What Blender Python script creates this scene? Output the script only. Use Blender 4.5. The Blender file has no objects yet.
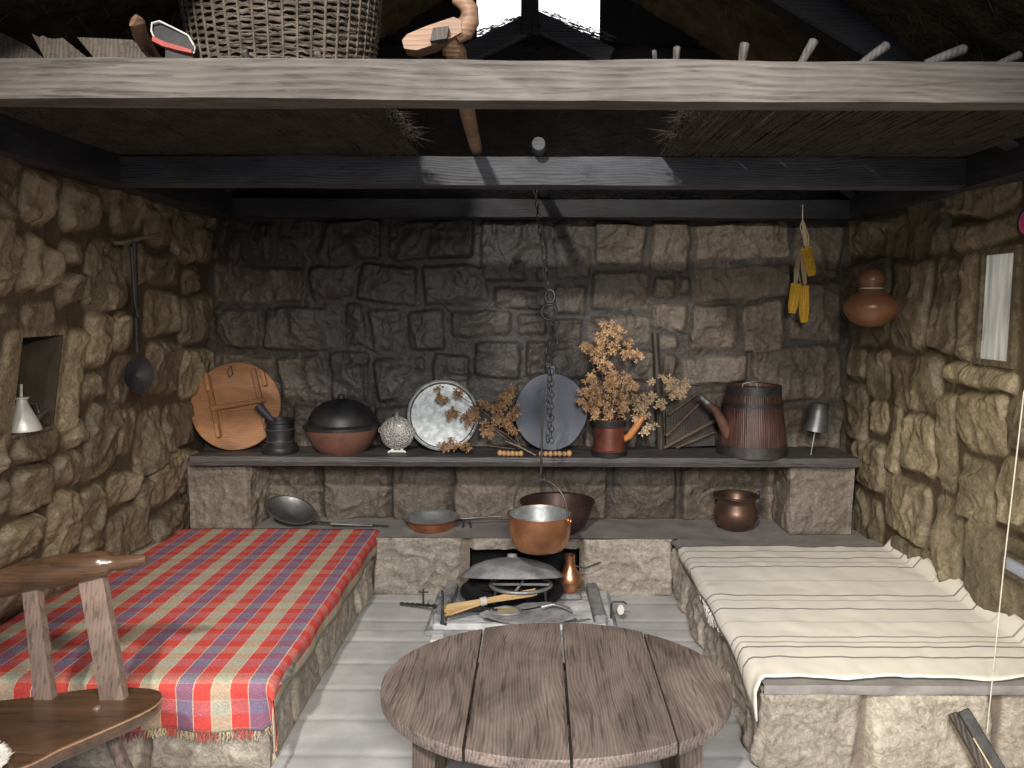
import bpy, math, random
import numpy as np
from mathutils import Vector, Matrix

# ------------------------------------------------------------------ camera, world, lights, exposure
scene = bpy.context.scene
COL = scene.collection
F_PX, CAM_H = 770.0, 1.6
PITCH, ROLL = math.radians(6.0), math.radians(0.2)
cam_data = bpy.data.cameras.new('camera')
cam_data.sensor_fit = 'HORIZONTAL'
cam_data.sensor_width = 36.0
cam_data.lens = 36.0 * F_PX / 1024.0
cam_data.shift_x = -25.0 / 1024.0
cam_data.clip_end = 60
cam = bpy.data.objects.new('camera', cam_data)
COL.objects.link(cam)
cam.matrix_world = Matrix.Translation((0, 0, CAM_H)) @ Matrix.Rotation(math.pi / 2 - PITCH, 4, 'X') @ Matrix.Rotation(ROLL, 4, 'Z')
scene.camera = cam

scene.view_settings.view_transform = 'Standard'
scene.view_settings.look = 'None'
scene.view_settings.gamma = 1.0
scene.view_settings.use_curve_mapping = False
scene.view_settings.exposure = 0.28

world = bpy.data.worlds.new('world')
scene.world = world
world.use_nodes = True
world.node_tree.nodes['Background'].inputs[0].default_value = (0.80, 0.88, 1.0, 1)
world.node_tree.nodes['Background'].inputs[1].default_value = 0.29


def area(name, loc, target, power, size, color=(1, 1, 1), spread=180):
    l = bpy.data.lights.new(name, 'AREA')
    l.energy = power; l.size = size; l.color = color; l.spread = math.radians(spread)
    o = bpy.data.objects.new(name, l); COL.objects.link(o)
    o.location = loc
    o.rotation_euler = (Vector(target) - Vector(loc)).to_track_quat('-Z', 'Y').to_euler()
    return o


def spot(name, loc, target, power, angle, color=(1, 1, 1), blend=0.6, radius=0.05):
    l = bpy.data.lights.new(name, 'SPOT')
    l.energy = power; l.spot_size = math.radians(angle); l.spot_blend = blend; l.color = color
    l.shadow_soft_size = radius
    o = bpy.data.objects.new(name, l); COL.objects.link(o)
    o.location = loc
    o.rotation_euler = (Vector(target) - Vector(loc)).to_track_quat('-Z', 'Y').to_euler()
    return o


# gallery lamps in front of the exhibit; the low one is an added fill
spot('gallery_lamp_key', (-0.75, -1.2, 3.6), (0.1, 3.6, 0.4), 640, 52, (1.0, 0.95, 0.89), 0.7, 0.09)
spot('fill_lamp_low', (0.3, -0.8, 2.3), (0.1, 2.9, 0.1), 430, 72, (1.0, 0.98, 0.96), 0.8, 0.35)  # unseen fill added to brighten the bench fronts and floor
spot('gallery_lamp_warm_right', (-0.3, 0.6, 2.0), (1.86, 2.7, 0.65), 150, 52, (1.0, 0.85, 0.60), 0.9, 0.12)
spot('gallery_lamp_warm_left', (0.2, 0.5, 2.0), (-2.0, 3.2, 0.6), 150, 52, (1.0, 0.87, 0.66), 0.9, 0.12)

# ------------------------------------------------------------------ pixel ray -> point on a plane of the room
def at(px, py, ax, v):
    x = (px - 537) / F_PX; y = -(py - 384) / F_PX
    cr, sr = math.cos(ROLL), math.sin(ROLL)
    x, y = x * cr - y * sr, x * sr + y * cr
    r = (x, math.cos(PITCH) + y * math.sin(PITCH), -math.sin(PITCH) + y * math.cos(PITCH))
    o = (0, 0, CAM_H)
    t = (v - o[ax]) / r[ax]
    return Vector((o[0] + t * r[0], o[1] + t * r[1], o[2] + t * r[2]))


# ------------------------------------------------------------------ noise
def _h(ix, iy, iz, s):
    n = (ix.astype(np.int64) * 374761393 + iy.astype(np.int64) * 668265263 + iz.astype(np.int64) * 2147483647 + s * 974634777) & 0xffffffff
    n = ((n ^ (n >> 13)) * 1274126177) & 0xffffffff
    n = ((n ^ (n >> 16)) * 2246822519) & 0xffffffff
    return ((n ^ (n >> 15)) & 0xffffff) / float(0xffffff)


def vn(x, y, z=None, s=0):
    if z is None: z = np.zeros_like(x) + 0.37
    xi, yi, zi = np.floor(x), np.floor(y), np.floor(z)
    fx, fy, fz = x - xi, y - yi, z - zi
    fx = fx * fx * (3 - 2 * fx); fy = fy * fy * (3 - 2 * fy); fz = fz * fz * (3 - 2 * fz)
    r = 0
    for dx in (0, 1):
        for dy in (0, 1):
            for dz in (0, 1):
                w = (fx if dx else 1 - fx) * (fy if dy else 1 - fy) * (fz if dz else 1 - fz)
                r = r + w * _h(xi + dx, yi + dy, zi + dz, s)
    return r * 2 - 1


def fbm(x, y, z=None, o=4, s=0):
    r, a = 0, 0.5
    for i in range(o):
        k = 2.03 ** i
        r = r + a * vn(x * k + i * 7.1, y * k + i * 3.3, None if z is None else z * k, s + i); a *= 0.5
    return r


def ridged(x, y, z=None, o=3, s=0):
    r, a = 0, 0.6
    for i in range(o):
        k = 2.1 ** i
        r = r + a * (1 - np.abs(vn(x * k + i * 5.7, y * k + i * 9.1, None if z is None else z * k, s + i)) * 2.2); a *= 0.45
    return r


def crumple(x, y, s=0):
    wx = x + .035 * vn(x * 9, y * 9, s=s + 50) + .05 * vn(x * 4, y * 4, s=s + 52)
    wy = y + .035 * vn(x * 9, y * 9, s=s + 51) + .05 * vn(x * 4, y * 4, s=s + 53)
    r = 0; a = 1.0
    for i, k in enumerate((7.0, 14.0, 27.0)):
        n = np.abs(vn(wx * k + i * 3.1, wy * k + i * 8.7, s=s + 60 + i))
        r = r + a * (1 - np.minimum(n * 2.4, 1.0)) ** 1.4; a *= .55
    return r - .55


def sstep(a, b, x):
    t = np.clip((x - a) / (b - a), 0, 1)
    return t * t * (3 - 2 * t)


# ------------------------------------------------------------------ materials
def new_mat(name):
    m = bpy.data.materials.new(name); m.use_nodes = True
    nt = m.node_tree
    return m, nt, nt.nodes['Principled BSDF']


def nd(nt, typ, **kw):
    n = nt.nodes.new(typ)
    for k, v in kw.items(): setattr(n, k, v)
    return n


def math_n(nt, op, a, b=None, c=None):
    n = nd(nt, 'ShaderNodeMath', operation=op)
    for i, v in enumerate((a, b, c)):
        if v is None: continue
        if isinstance(v, (int, float)): n.inputs[i].default_value = v
        else: nt.links.new(v, n.inputs[i])
    return n.outputs[0]


def mixc(nt, f, a, b, mode='MIX'):
    n = nd(nt, 'ShaderNodeMix', data_type='RGBA', blend_type=mode)
    if isinstance(f, (int, float)): n.inputs[0].default_value = f
    else: nt.links.new(f, n.inputs[0])
    for i, v in ((6, a), (7, b)):
        if isinstance(v, tuple): n.inputs[i].default_value = (v[0], v[1], v[2], 1)
        else: nt.links.new(v, n.inputs[i])
    return n.outputs[2]


def noise_n(nt, vec, scale, detail=4, rough=0.55, dist=0.0):
    n = nd(nt, 'ShaderNodeTexNoise')
    n.inputs['Scale'].default_value = scale; n.inputs['Detail'].default_value = detail
    n.inputs['Roughness'].default_value = rough; n.inputs['Distortion'].default_value = dist
    nt.links.new(vec, n.inputs['Vector'])
    return n.outputs[0]


def coord(nt, stretch=(1, 1, 1)):
    tc = nd(nt, 'ShaderNodeTexCoord'); mp = nd(nt, 'ShaderNodeMapping')
    mp.inputs['Scale'].default_value = stretch
    nt.links.new(tc.outputs['Object'], mp.inputs['Vector'])
    return mp.outputs[0]


def rng_n(nt, v, a, b, c=0.0, d=1.0):
    n = nd(nt, 'ShaderNodeMapRange')
    n.inputs[1].default_value = a; n.inputs[2].default_value = b; n.inputs[3].default_value = c; n.inputs[4].default_value = d
    nt.links.new(v, n.inputs[0])
    return n.outputs[0]


def bump_n(nt, bs, h, strength, dist):
    b = nd(nt, 'ShaderNodeBump'); b.inputs['Strength'].default_value = strength; b.inputs['Distance'].default_value = dist
    nt.links.new(h, b.inputs['Height']); nt.links.new(b.outputs[0], bs.inputs['Normal'])


def pmat(name, c1, c2, scale=8, rough=0.6, metal=0.0, bump=0.3, bscale=30, dist=0.004, stretch=(1, 1, 1), lo=0.35, hi=0.65, rough2=None):
    m, nt, bs = new_mat(name)
    v = coord(nt, stretch)
    f = rng_n(nt, noise_n(nt, v, scale, 5, 0.6, 0.4), lo, hi)
    nt.links.new(mixc(nt, f, c1, c2), bs.inputs['Base Color'])
    bs.inputs['Metallic'].default_value = metal
    bs.inputs['Roughness'].default_value = rough
    if rough2 is not None: nt.links.new(rng_n(nt, f, 0, 1, rough, rough2), bs.inputs['Roughness'])
    if bump: bump_n(nt, bs, noise_n(nt, v, bscale, 4, 0.6), bump, dist)
    return m


def stone_mat(name, ca, cb, mortar, bump=0.6, soot=(0.03, 0.028, 0.028)):
    m, nt, bs = new_mat(name)
    v = coord(nt)
    n1 = rng_n(nt, noise_n(nt, v, 5, 6, 0.65, 0.6), 0.3, 0.7)
    col = mixc(nt, n1, ca, cb)
    n2 = rng_n(nt, noise_n(nt, v, 38, 4, 0.7, 1.2), 0.35, 0.7, 0.62, 1.25)
    g = nd(nt, 'ShaderNodeCombineColor')
    for i in range(3): nt.links.new(n2, g.inputs[i])
    col = mixc(nt, 1.0, col, g.outputs[0], 'MULTIPLY')
    rg = nd(nt, 'ShaderNodeTexNoise', noise_type='RIDGED_MULTIFRACTAL')
    rg.inputs['Scale'].default_value = 8; rg.inputs['Detail'].default_value = 2; rg.inputs['Roughness'].default_value = 0.4
    rg.inputs['Distortion'].default_value = 1.4; nt.links.new(v, rg.inputs['Vector'])
    rgo = rg.outputs[0]
    br = rng_n(nt, rgo, 0.35, 0.95, 0.80, 1.35)
    gb = nd(nt, 'ShaderNodeCombineColor')
    for i in range(3): nt.links.new(br, gb.inputs[i])
    col = mixc(nt, 1.0, col, gb.outputs[0], 'MULTIPLY')
    at_ = nd(nt, 'ShaderNodeAttribute', attribute_name='tone')
    t = math_n(nt, 'MULTIPLY_ADD', at_.outputs['Fac'], 0.75, 0.62)
    g2 = nd(nt, 'ShaderNodeCombineColor')
    for i in range(3): nt.links.new(t, g2.inputs[i])
    col = mixc(nt, 1.0, col, g2.outputs[0], 'MULTIPLY')
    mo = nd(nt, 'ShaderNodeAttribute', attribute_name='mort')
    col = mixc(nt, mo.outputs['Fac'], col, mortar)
    so = nd(nt, 'ShaderNodeAttribute', attribute_name='soot')  # carries real soot and the painted shade of the back wall
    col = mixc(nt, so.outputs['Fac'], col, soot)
    nt.links.new(col, bs.inputs['Base Color'])
    bs.inputs['Roughness'].default_value = 0.55
    bs.inputs['Specular IOR Level'].default_value = 0.5
    h = math_n(nt, 'ADD', math_n(nt, 'MULTIPLY', rgo, 0.8), math_n(nt, 'MULTIPLY', noise_n(nt, v, 60, 3, 0.6, 0.5), 0.3))
    bump_n(nt, bs, h, bump, 0.035)
    return m


def wood_mat(name, c1, c2, axis=0, scale=14, rough=0.6, bump=0.5, crack=(0.02, 0.015, 0.012), crackamt=0.5, dist=0.004, coat=0.0, pitch=0.011, wander=0.05, lines=0.5):
    m, nt, bs = new_mat(name)
    st = [1.0, 1.0, 1.0]; st[axis] = 0.06
    v = coord(nt, tuple(st))
    base = noise_n(nt, v, scale, 5, 0.65, 0.8)
    fine = noise_n(nt, v, scale * 6, 3, 0.6, 0.3)
    st2 = [1.0, 1.0, 1.0]; st2[axis] = 0.30
    n2 = noise_n(nt, coord(nt, tuple(st2)), 4.5, 2, 0.45, 0.3)
    tc = nd(nt, 'ShaderNodeTexCoord'); sp = nd(nt, 'ShaderNodeSeparateXYZ'); nt.links.new(tc.outputs['Object'], sp.inputs[0])
    across = sp.outputs[2 if axis == 0 else 0]
    ph = math_n(nt, 'MULTIPLY', math_n(nt, 'MULTIPLY_ADD', n2, wander * 2, across), 2 * math.pi / pitch)
    wv = math_n(nt, 'MULTIPLY_ADD', math_n(nt, 'SINE', ph), 0.5, 0.5)
    f = math_n(nt, 'MULTIPLY_ADD', wv, lines, math_n(nt, 'MULTIPLY', rng_n(nt, base, 0.25, 0.75), 1 - lines))
    col = mixc(nt, f, c1, c2)
    ck = rng_n(nt, fine, 0.36, 0.46, crackamt, 0.0)
    col = mixc(nt, ck, col, crack)
    st3 = [1.0, 1.0, 1.0]; st3[axis] = 0.45
    wear = rng_n(nt, noise_n(nt, coord(nt, tuple(st3)), 6.5, 4, 0.6, 0.8), 0.33, 0.68, 0.60, 1.22)
    gw = nd(nt, 'ShaderNodeCombineColor')
    for i in range(3): nt.links.new(wear, gw.inputs[i])
    col = mixc(nt, 1.0, col, gw.outputs[0], 'MULTIPLY')
    nt.links.new(col, bs.inputs['Base Color'])
    bs.inputs['Roughness'].default_value = rough
    bs.inputs['Coat Weight'].default_value = coat
    bs.inputs['Coat Roughness'].default_value = 0.25
    bump_n(nt, bs, math_n(nt, 'SUBTRACT', math_n(nt, 'MULTIPLY', fine, 0.8), f), bump, dist)
    return m


M = {}
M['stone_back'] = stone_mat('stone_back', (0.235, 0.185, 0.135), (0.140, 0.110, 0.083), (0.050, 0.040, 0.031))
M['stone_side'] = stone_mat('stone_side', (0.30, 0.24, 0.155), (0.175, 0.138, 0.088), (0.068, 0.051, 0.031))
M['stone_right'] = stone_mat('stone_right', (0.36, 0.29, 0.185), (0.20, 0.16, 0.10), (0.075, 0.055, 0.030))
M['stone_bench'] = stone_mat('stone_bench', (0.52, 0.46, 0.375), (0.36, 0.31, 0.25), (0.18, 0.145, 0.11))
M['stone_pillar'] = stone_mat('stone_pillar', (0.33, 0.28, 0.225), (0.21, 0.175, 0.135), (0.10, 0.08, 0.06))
M['slab_top'] = pmat('slab_top', (0.20, 0.185, 0.175), (0.29, 0.27, 0.255), 6, 0.7, 0, 0.35, 22, 0.006)
M['floor'] = pmat('floor', (0.40, 0.395, 0.385), (0.56, 0.55, 0.535), 3.2, 0.72, 0, 0.3, 14, 0.008)
M['beam_grey'] = wood_mat('beam_grey', (0.165, 0.145, 0.128), (0.085, 0.070, 0.058), 0, 16, 0.7, 0.7, dist=0.005, pitch=0.017, wander=0.05, lines=0.4)
M['beam_dark'] = wood_mat('beam_dark', (0.045, 0.047, 0.055), (0.022, 0.022, 0.026), 0, 16, 0.6, 0.5)
M['beam_mid'] = wood_mat('beam_mid', (0.11, 0.115, 0.13), (0.05, 0.05, 0.058), 0, 16, 0.6, 0.5)
M['beam_dark_y'] = wood_mat('beam_dark_y', (0.045, 0.047, 0.055), (0.022, 0.022, 0.026), 1, 16, 0.6, 0.5)
M['shelf'] = wood_mat('shelf', (0.115, 0.105, 0.10), (0.05, 0.046, 0.045), 0, 18, 0.55, 0.5)
M['table'] = wood_mat('table', (0.29, 0.225, 0.19), (0.150, 0.110, 0.090), 1, 13, 0.5, 0.6, dist=0.004, crackamt=0.5, pitch=0.0105, wander=0.085, lines=0.42)
M['table_leg'] = wood_mat('table_leg', (0.17, 0.125, 0.095), (0.08, 0.055, 0.042), 2, 16, 0.55, 0.5)
M['chair'] = wood_mat('chair', (0.115, 0.062, 0.034), (0.065, 0.034, 0.019), 0, 12, 0.3, 0.15, coat=0.6, pitch=0.012, wander=.03, lines=.3)
M['chair_up'] = wood_mat('chair_up', (0.22, 0.16, 0.13), (0.14, 0.095, 0.075), 2, 16, 0.4, 0.25, coat=0.3, pitch=0.012, wander=.02, lines=.3)
M['wood_pale'] = wood_mat('wood_pale', (0.40, 0.235, 0.14), (0.27, 0.15, 0.085), 0, 14, 0.55, 0.4, crackamt=0.2)
M['wood_board'] = wood_mat('wood_board', (0.42, 0.20, 0.085), (0.27, 0.12, 0.05), 0, 9, 0.5, 0.2, crackamt=0.15)
M['wood_batten'] = wood_mat('wood_batten', (0.30, 0.135, 0.06), (0.20, 0.085, 0.038), 2, 12, 0.5, 0.2, crackamt=0.1)
M['wood_dark'] = wood_mat('wood_dark', (0.085, 0.062, 0.045), (0.035, 0.026, 0.02), 2, 14, 0.6, 0.5)
M['wood_brown'] = wood_mat('wood_brown', (0.16, 0.11, 0.075), (0.075, 0.05, 0.035), 0, 14, 0.6, 0.5)
M['barrel'] = wood_mat('barrel', (0.13, 0.055, 0.040), (0.065, 0.034, 0.028), 2, 12, 0.45, 0.4)
M['iron'] = pmat('iron', (0.045, 0.044, 0.046), (0.085, 0.08, 0.078), 20, 0.55, 0.6, 0.3, 60, 0.002)
M['iron_blue'] = pmat('iron_blue', (0.034, 0.040, 0.058), (0.060, 0.068, 0.090), 5, 0.5, 0.2, 0.3, 20, 0.003, (1, 1, 0.12))
M['iron_black'] = pmat('iron_black', (0.016, 0.016, 0.018), (0.035, 0.033, 0.035), 12, 0.5, 0.3, 0.2, 40, 0.002)
M['ash_iron'] = pmat('ash_iron', (0.17, 0.172, 0.18), (0.42, 0.415, 0.41), 9, 0.75, 0.15, 0.4, 40, 0.003)
M['copper'] = pmat('copper', (0.72, 0.34, 0.18), (0.42, 0.19, 0.10), 9, 0.30, 0.9, 0.25, 26, 0.003, rough2=0.5)
M['copper_dark'] = pmat('copper_dark', (0.26, 0.15, 0.11), (0.13, 0.085, 0.07), 8, 0.3, 0.85, 0.25, 30, 0.002, rough2=0.45)
M['copper_old'] = pmat('copper_old', (0.10, 0.055, 0.048), (0.05, 0.032, 0.03), 8, 0.5, 0.5, 0.3, 30, 0.003)
M['tin'] = pmat('tin', (0.52, 0.53, 0.52), (0.27, 0.27, 0.265), 14, 0.38, 0.75, 0.3, 40, 0.003, rough2=0.55)
M['tin_dull'] = pmat('tin_dull', (0.20, 0.20, 0.20), (0.11, 0.108, 0.105), 14, 0.4, 0.75, 0.3, 40, 0.003, rough2=0.55)
M['tray_tin'] = pmat('tray_tin', (0.29, 0.305, 0.305), (0.17, 0.18, 0.18), 30, 0.45, 0.45, 0.3, 50, 0.003, lo=0.38, hi=0.6)
M['clay'] = pmat('clay', (0.17, 0.075, 0.048), (0.10, 0.048, 0.036), 7, 0.6, 0, 0.2, 30, 0.002)
M['gourd'] = pmat('gourd', (0.28, 0.125, 0.06), (0.17, 0.075, 0.04), 6, 0.3, 0, 0.2, 18, 0.003)
M['mug'] = pmat('mug', (0.20, 0.06, 0.035), (0.09, 0.035, 0.026), 12, 0.4, 0.4, 0.2, 40, 0.002)
M['orange'] = pmat('orange', (0.62, 0.25, 0.07), (0.50, 0.19, 0.06), 12, 0.4, 0, 0.1, 40, 0.002)
M['corn'] = pmat('corn', (0.80, 0.50, 0.06), (0.68, 0.38, 0.03), 60, 0.4, 0, 0.0)
M['husk'] = pmat('husk', (0.52, 0.42, 0.28), (0.36, 0.27, 0.16), 20, 0.8, 0, 0.4, 60, 0.003, (1, 1, 0.3))
M['petal'] = pmat('petal', (0.66, 0.44, 0.25), (0.46, 0.26, 0.12), 22, 0.8, 0, 0.0)
M['petal_pale'] = pmat('petal_pale', (0.70, 0.53, 0.34), (0.52, 0.36, 0.20), 22, 0.8, 0, 0.0)
M['petal_dark'] = pmat('petal_dark', (0.38, 0.23, 0.11), (0.22, 0.12, 0.06), 22, 0.8, 0, 0.0)
M['stem'] = pmat('stem', (0.20, 0.14, 0.085), (0.11, 0.075, 0.045), 20, 0.8)
M['nut'] = pmat('nut', (0.55, 0.33, 0.15), (0.42, 0.22, 0.09), 20, 0.6)
M['straw'] = pmat('straw', (0.62, 0.43, 0.20), (0.42, 0.27, 0.11), 30, 0.7, 0, 0.3, 90, 0.002, (0.15, 1, 1))
M['thatch'] = pmat('thatch', (0.15, 0.11, 0.06), (0.05, 0.037, 0.024), 9, 0.9, 0, 1.0, 40, 0.03, (1, 1, 1))
M['thatch_dark_void'] = pmat('thatch_dark_void', (0.022, 0.018, 0.015), (0.010, 0.009, 0.009), 9, 0.9, 0, 1.0, 40, 0.03)  # near-black colour paints in the darkness of the roof void
M['thatch_pale'] = pmat('thatch_pale', (0.085, 0.065, 0.042), (0.035, 0.027, 0.019), 9, 0.9, 0, 1.0, 40, 0.03)
M['straw_grey'] = pmat('straw_grey', (0.30, 0.26, 0.20), (0.20, 0.16, 0.11), 30, 0.8, 0, 0)
M['wicker'] = pmat('wicker', (0.22, 0.18, 0.14), (0.08, 0.06, 0.045), 25, 0.7, 0, 0.2, 60, 0.002)
M['white'] = pmat('white', (0.75, 0.73, 0.68), (0.62, 0.60, 0.56), 20, 0.8)
M['cord'] = pmat('cord', (0.68, 0.64, 0.55), (0.55, 0.50, 0.42), 40, 0.9)
M['wool'] = pmat('wool', (0.86, 0.84, 0.79), (0.76, 0.74, 0.70), 30, 0.95)
M['tin_pale'] = pmat('tin_pale', (0.62, 0.63, 0.62), (0.42, 0.43, 0.42), 12, 0.4, 0.2, 0.2)
M['ash'] = pmat('ash', (0.72, 0.72, 0.72), (0.42, 0.42, 0.42), 9, 0.9, 0, 0.6, 30, 0.01)
M['black'] = pmat('black', (0.008, 0.008, 0.009), (0.016, 0.015, 0.015), 8, 0.8, 0, 0.3)
M['leather'] = pmat('leather', (0.022, 0.021, 0.021), (0.045, 0.042, 0.04), 12, 0.5)
M['red'] = pmat('red', (0.45, 0.09, 0.07), (0.36, 0.07, 0.06), 20, 0.6)
M['brass'] = pmat('brass', (0.66, 0.56, 0.34), (0.52, 0.43, 0.25), 20, 0.5, 0.3)
M['plank'] = wood_mat('plank', (0.20, 0.165, 0.13), (0.10, 0.078, 0.06), 1, 16, 0.7, 0.5)
M['peg'] = wood_mat('peg', (0.17, 0.155, 0.145), (0.09, 0.08, 0.075), 2, 16, 0.7, 0.4)
M['pink'] = pmat('pink', (0.62, 0.08, 0.22), (0.52, 0.06, 0.18), 20, 0.5)
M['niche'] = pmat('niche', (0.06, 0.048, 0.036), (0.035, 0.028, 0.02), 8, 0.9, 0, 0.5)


def emit_mat(name, c, s, c2=None):
    m, nt, bs = new_mat(name)
    v = coord(nt, (1, 8, 0.7))
    f = rng_n(nt, noise_n(nt, v, 5, 3, 0.5), 0.35, 0.65)
    col = mixc(nt, f, c, c2 or c)
    nt.links.new(col, bs.inputs['Base Color'])
    nt.links.new(col, bs.inputs['Emission Color'])
    bs.inputs['Emission Strength'].default_value = s
    bs.inputs['Roughness'].default_value = 0.35
    return m


M['pane'] = emit_mat('pane', (0.50, 0.49, 0.44), 0.34, (0.26, 0.27, 0.26))  # upright grey streaks stand in for reflections in the glass
M['pane_blue'] = emit_mat('pane_blue', (0.30, 0.33, 0.38), 0.18)
M['skylight'] = emit_mat('skylight', (1.0, 1.0, 1.0), 2.2, (0.93, 0.96, 1.0))


def stripe_ramp(nt, fac, stops):
    r = nd(nt, 'ShaderNodeValToRGB'); cr = r.color_ramp; cr.interpolation = 'CONSTANT'
    cr.elements[0].position = 0; cr.elements[0].color = (*stops[0][1], 1)
    cr.elements[1].position = stops[1][0]; cr.elements[1].color = (*stops[1][1], 1)
    for p, c in stops[2:]:
        e = cr.elements.new(p); e.color = (*c, 1)
    nt.links.new(fac, r.inputs[0])
    return r.outputs[0]


def plaid_mat():
    m, nt, bs = new_mat('red_plaid')
    u = nd(nt, 'ShaderNodeAttribute', attribute_name='cu').outputs['Fac']
    v = nd(nt, 'ShaderNodeAttribute', attribute_name='cv').outputs['Fac']
    red, sage, pur, cream = (0.54, 0.065, 0.055), (0.40, 0.40, 0.29), (0.17, 0.13, 0.225), (0.66, 0.54, 0.36)
    stops = [(0, red), (0.235, cream), (0.25, pur), (0.485, cream), (0.50, red), (0.735, cream), (0.75, sage), (0.985, cream)]
    w = 0.240
    a = stripe_ramp(nt, math_n(nt, 'FRACT', math_n(nt, 'MULTIPLY_ADD', u, 1 / w, 0.50)), stops)
    stops2 = [(0, (0.50, 0.07, 0.055)), (0.235, cream), (0.25, (0.36, 0.38, 0.31)), (0.49, cream), (0.50, (0.50, 0.07, 0.055)), (0.74, cream), (0.755, (0.30, 0.24, 0.30))]
    b = stripe_ramp(nt, math_n(nt, 'FRACT', math_n(nt, 'MULTIPLY', v, 1 / 0.205)), stops2)
    col = mixc(nt, 0.26, a, b)
    vv = coord(nt)
    n = rng_n(nt, noise_n(nt, vv, 160, 2, 0.5), 0.3, 0.7, 0.8, 1.2)
    g = nd(nt, 'ShaderNodeCombineColor')
    for i in range(3): nt.links.new(n, g.inputs[i])
    nt.links.new(mixc(nt, 1.0, col, g.outputs[0], 'MULTIPLY'), bs.inputs['Base Color'])
    bs.inputs['Roughness'].default_value = 0.9
    bs.inputs['Specular IOR Level'].default_value = 0.2
    bump_n(nt, bs, noise_n(nt, vv, 300, 2, 0.5), 0.4, 0.002)
    return m


def cream_mat():
    m, nt, bs = new_mat('cream_stripes')
    v = nd(nt, 'ShaderNodeAttribute', attribute_name='cv').outputs['Fac']
    lines = [(3.729, 1), (3.597, 1), (3.66, 0.5), (3.409, 0.35), (3.233, 1), (3.176, 0.45), (3.087, 1), (2.954, 0.3), (2.815, 0.8), (2.77, 0.6), (2.73, 1), (2.645, 1), (3.83, 0.8)]
    tot = None
    for y, s in lines:
        d = math_n(nt, 'ABSOLUTE', math_n(nt, 'SUBTRACT', v, y))
        k = rng_n(nt, d, 0.003, 0.0075, s * 0.85, 0.0)
        tot = k if tot is None else math_n(nt, 'MAXIMUM', tot, k)
    vv = coord(nt)
    base = mixc(nt, noise_n(nt, vv, 9, 3), (0.74, 0.69, 0.59), (0.80, 0.76, 0.68))
    col = mixc(nt, tot, base, (0.10, 0.095, 0.09))
    nt.links.new(col, bs.inputs['Base Color'])
    bs.inputs['Roughness'].default_value = 0.92
    bs.inputs['Specular IOR Level'].default_value = 0.2
    bump_n(nt, bs, noise_n(nt, vv, 260, 2, 0.5), 0.4, 0.002)
    return m


M['plaid'] = plaid_mat()
M['cream'] = cream_mat()


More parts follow.
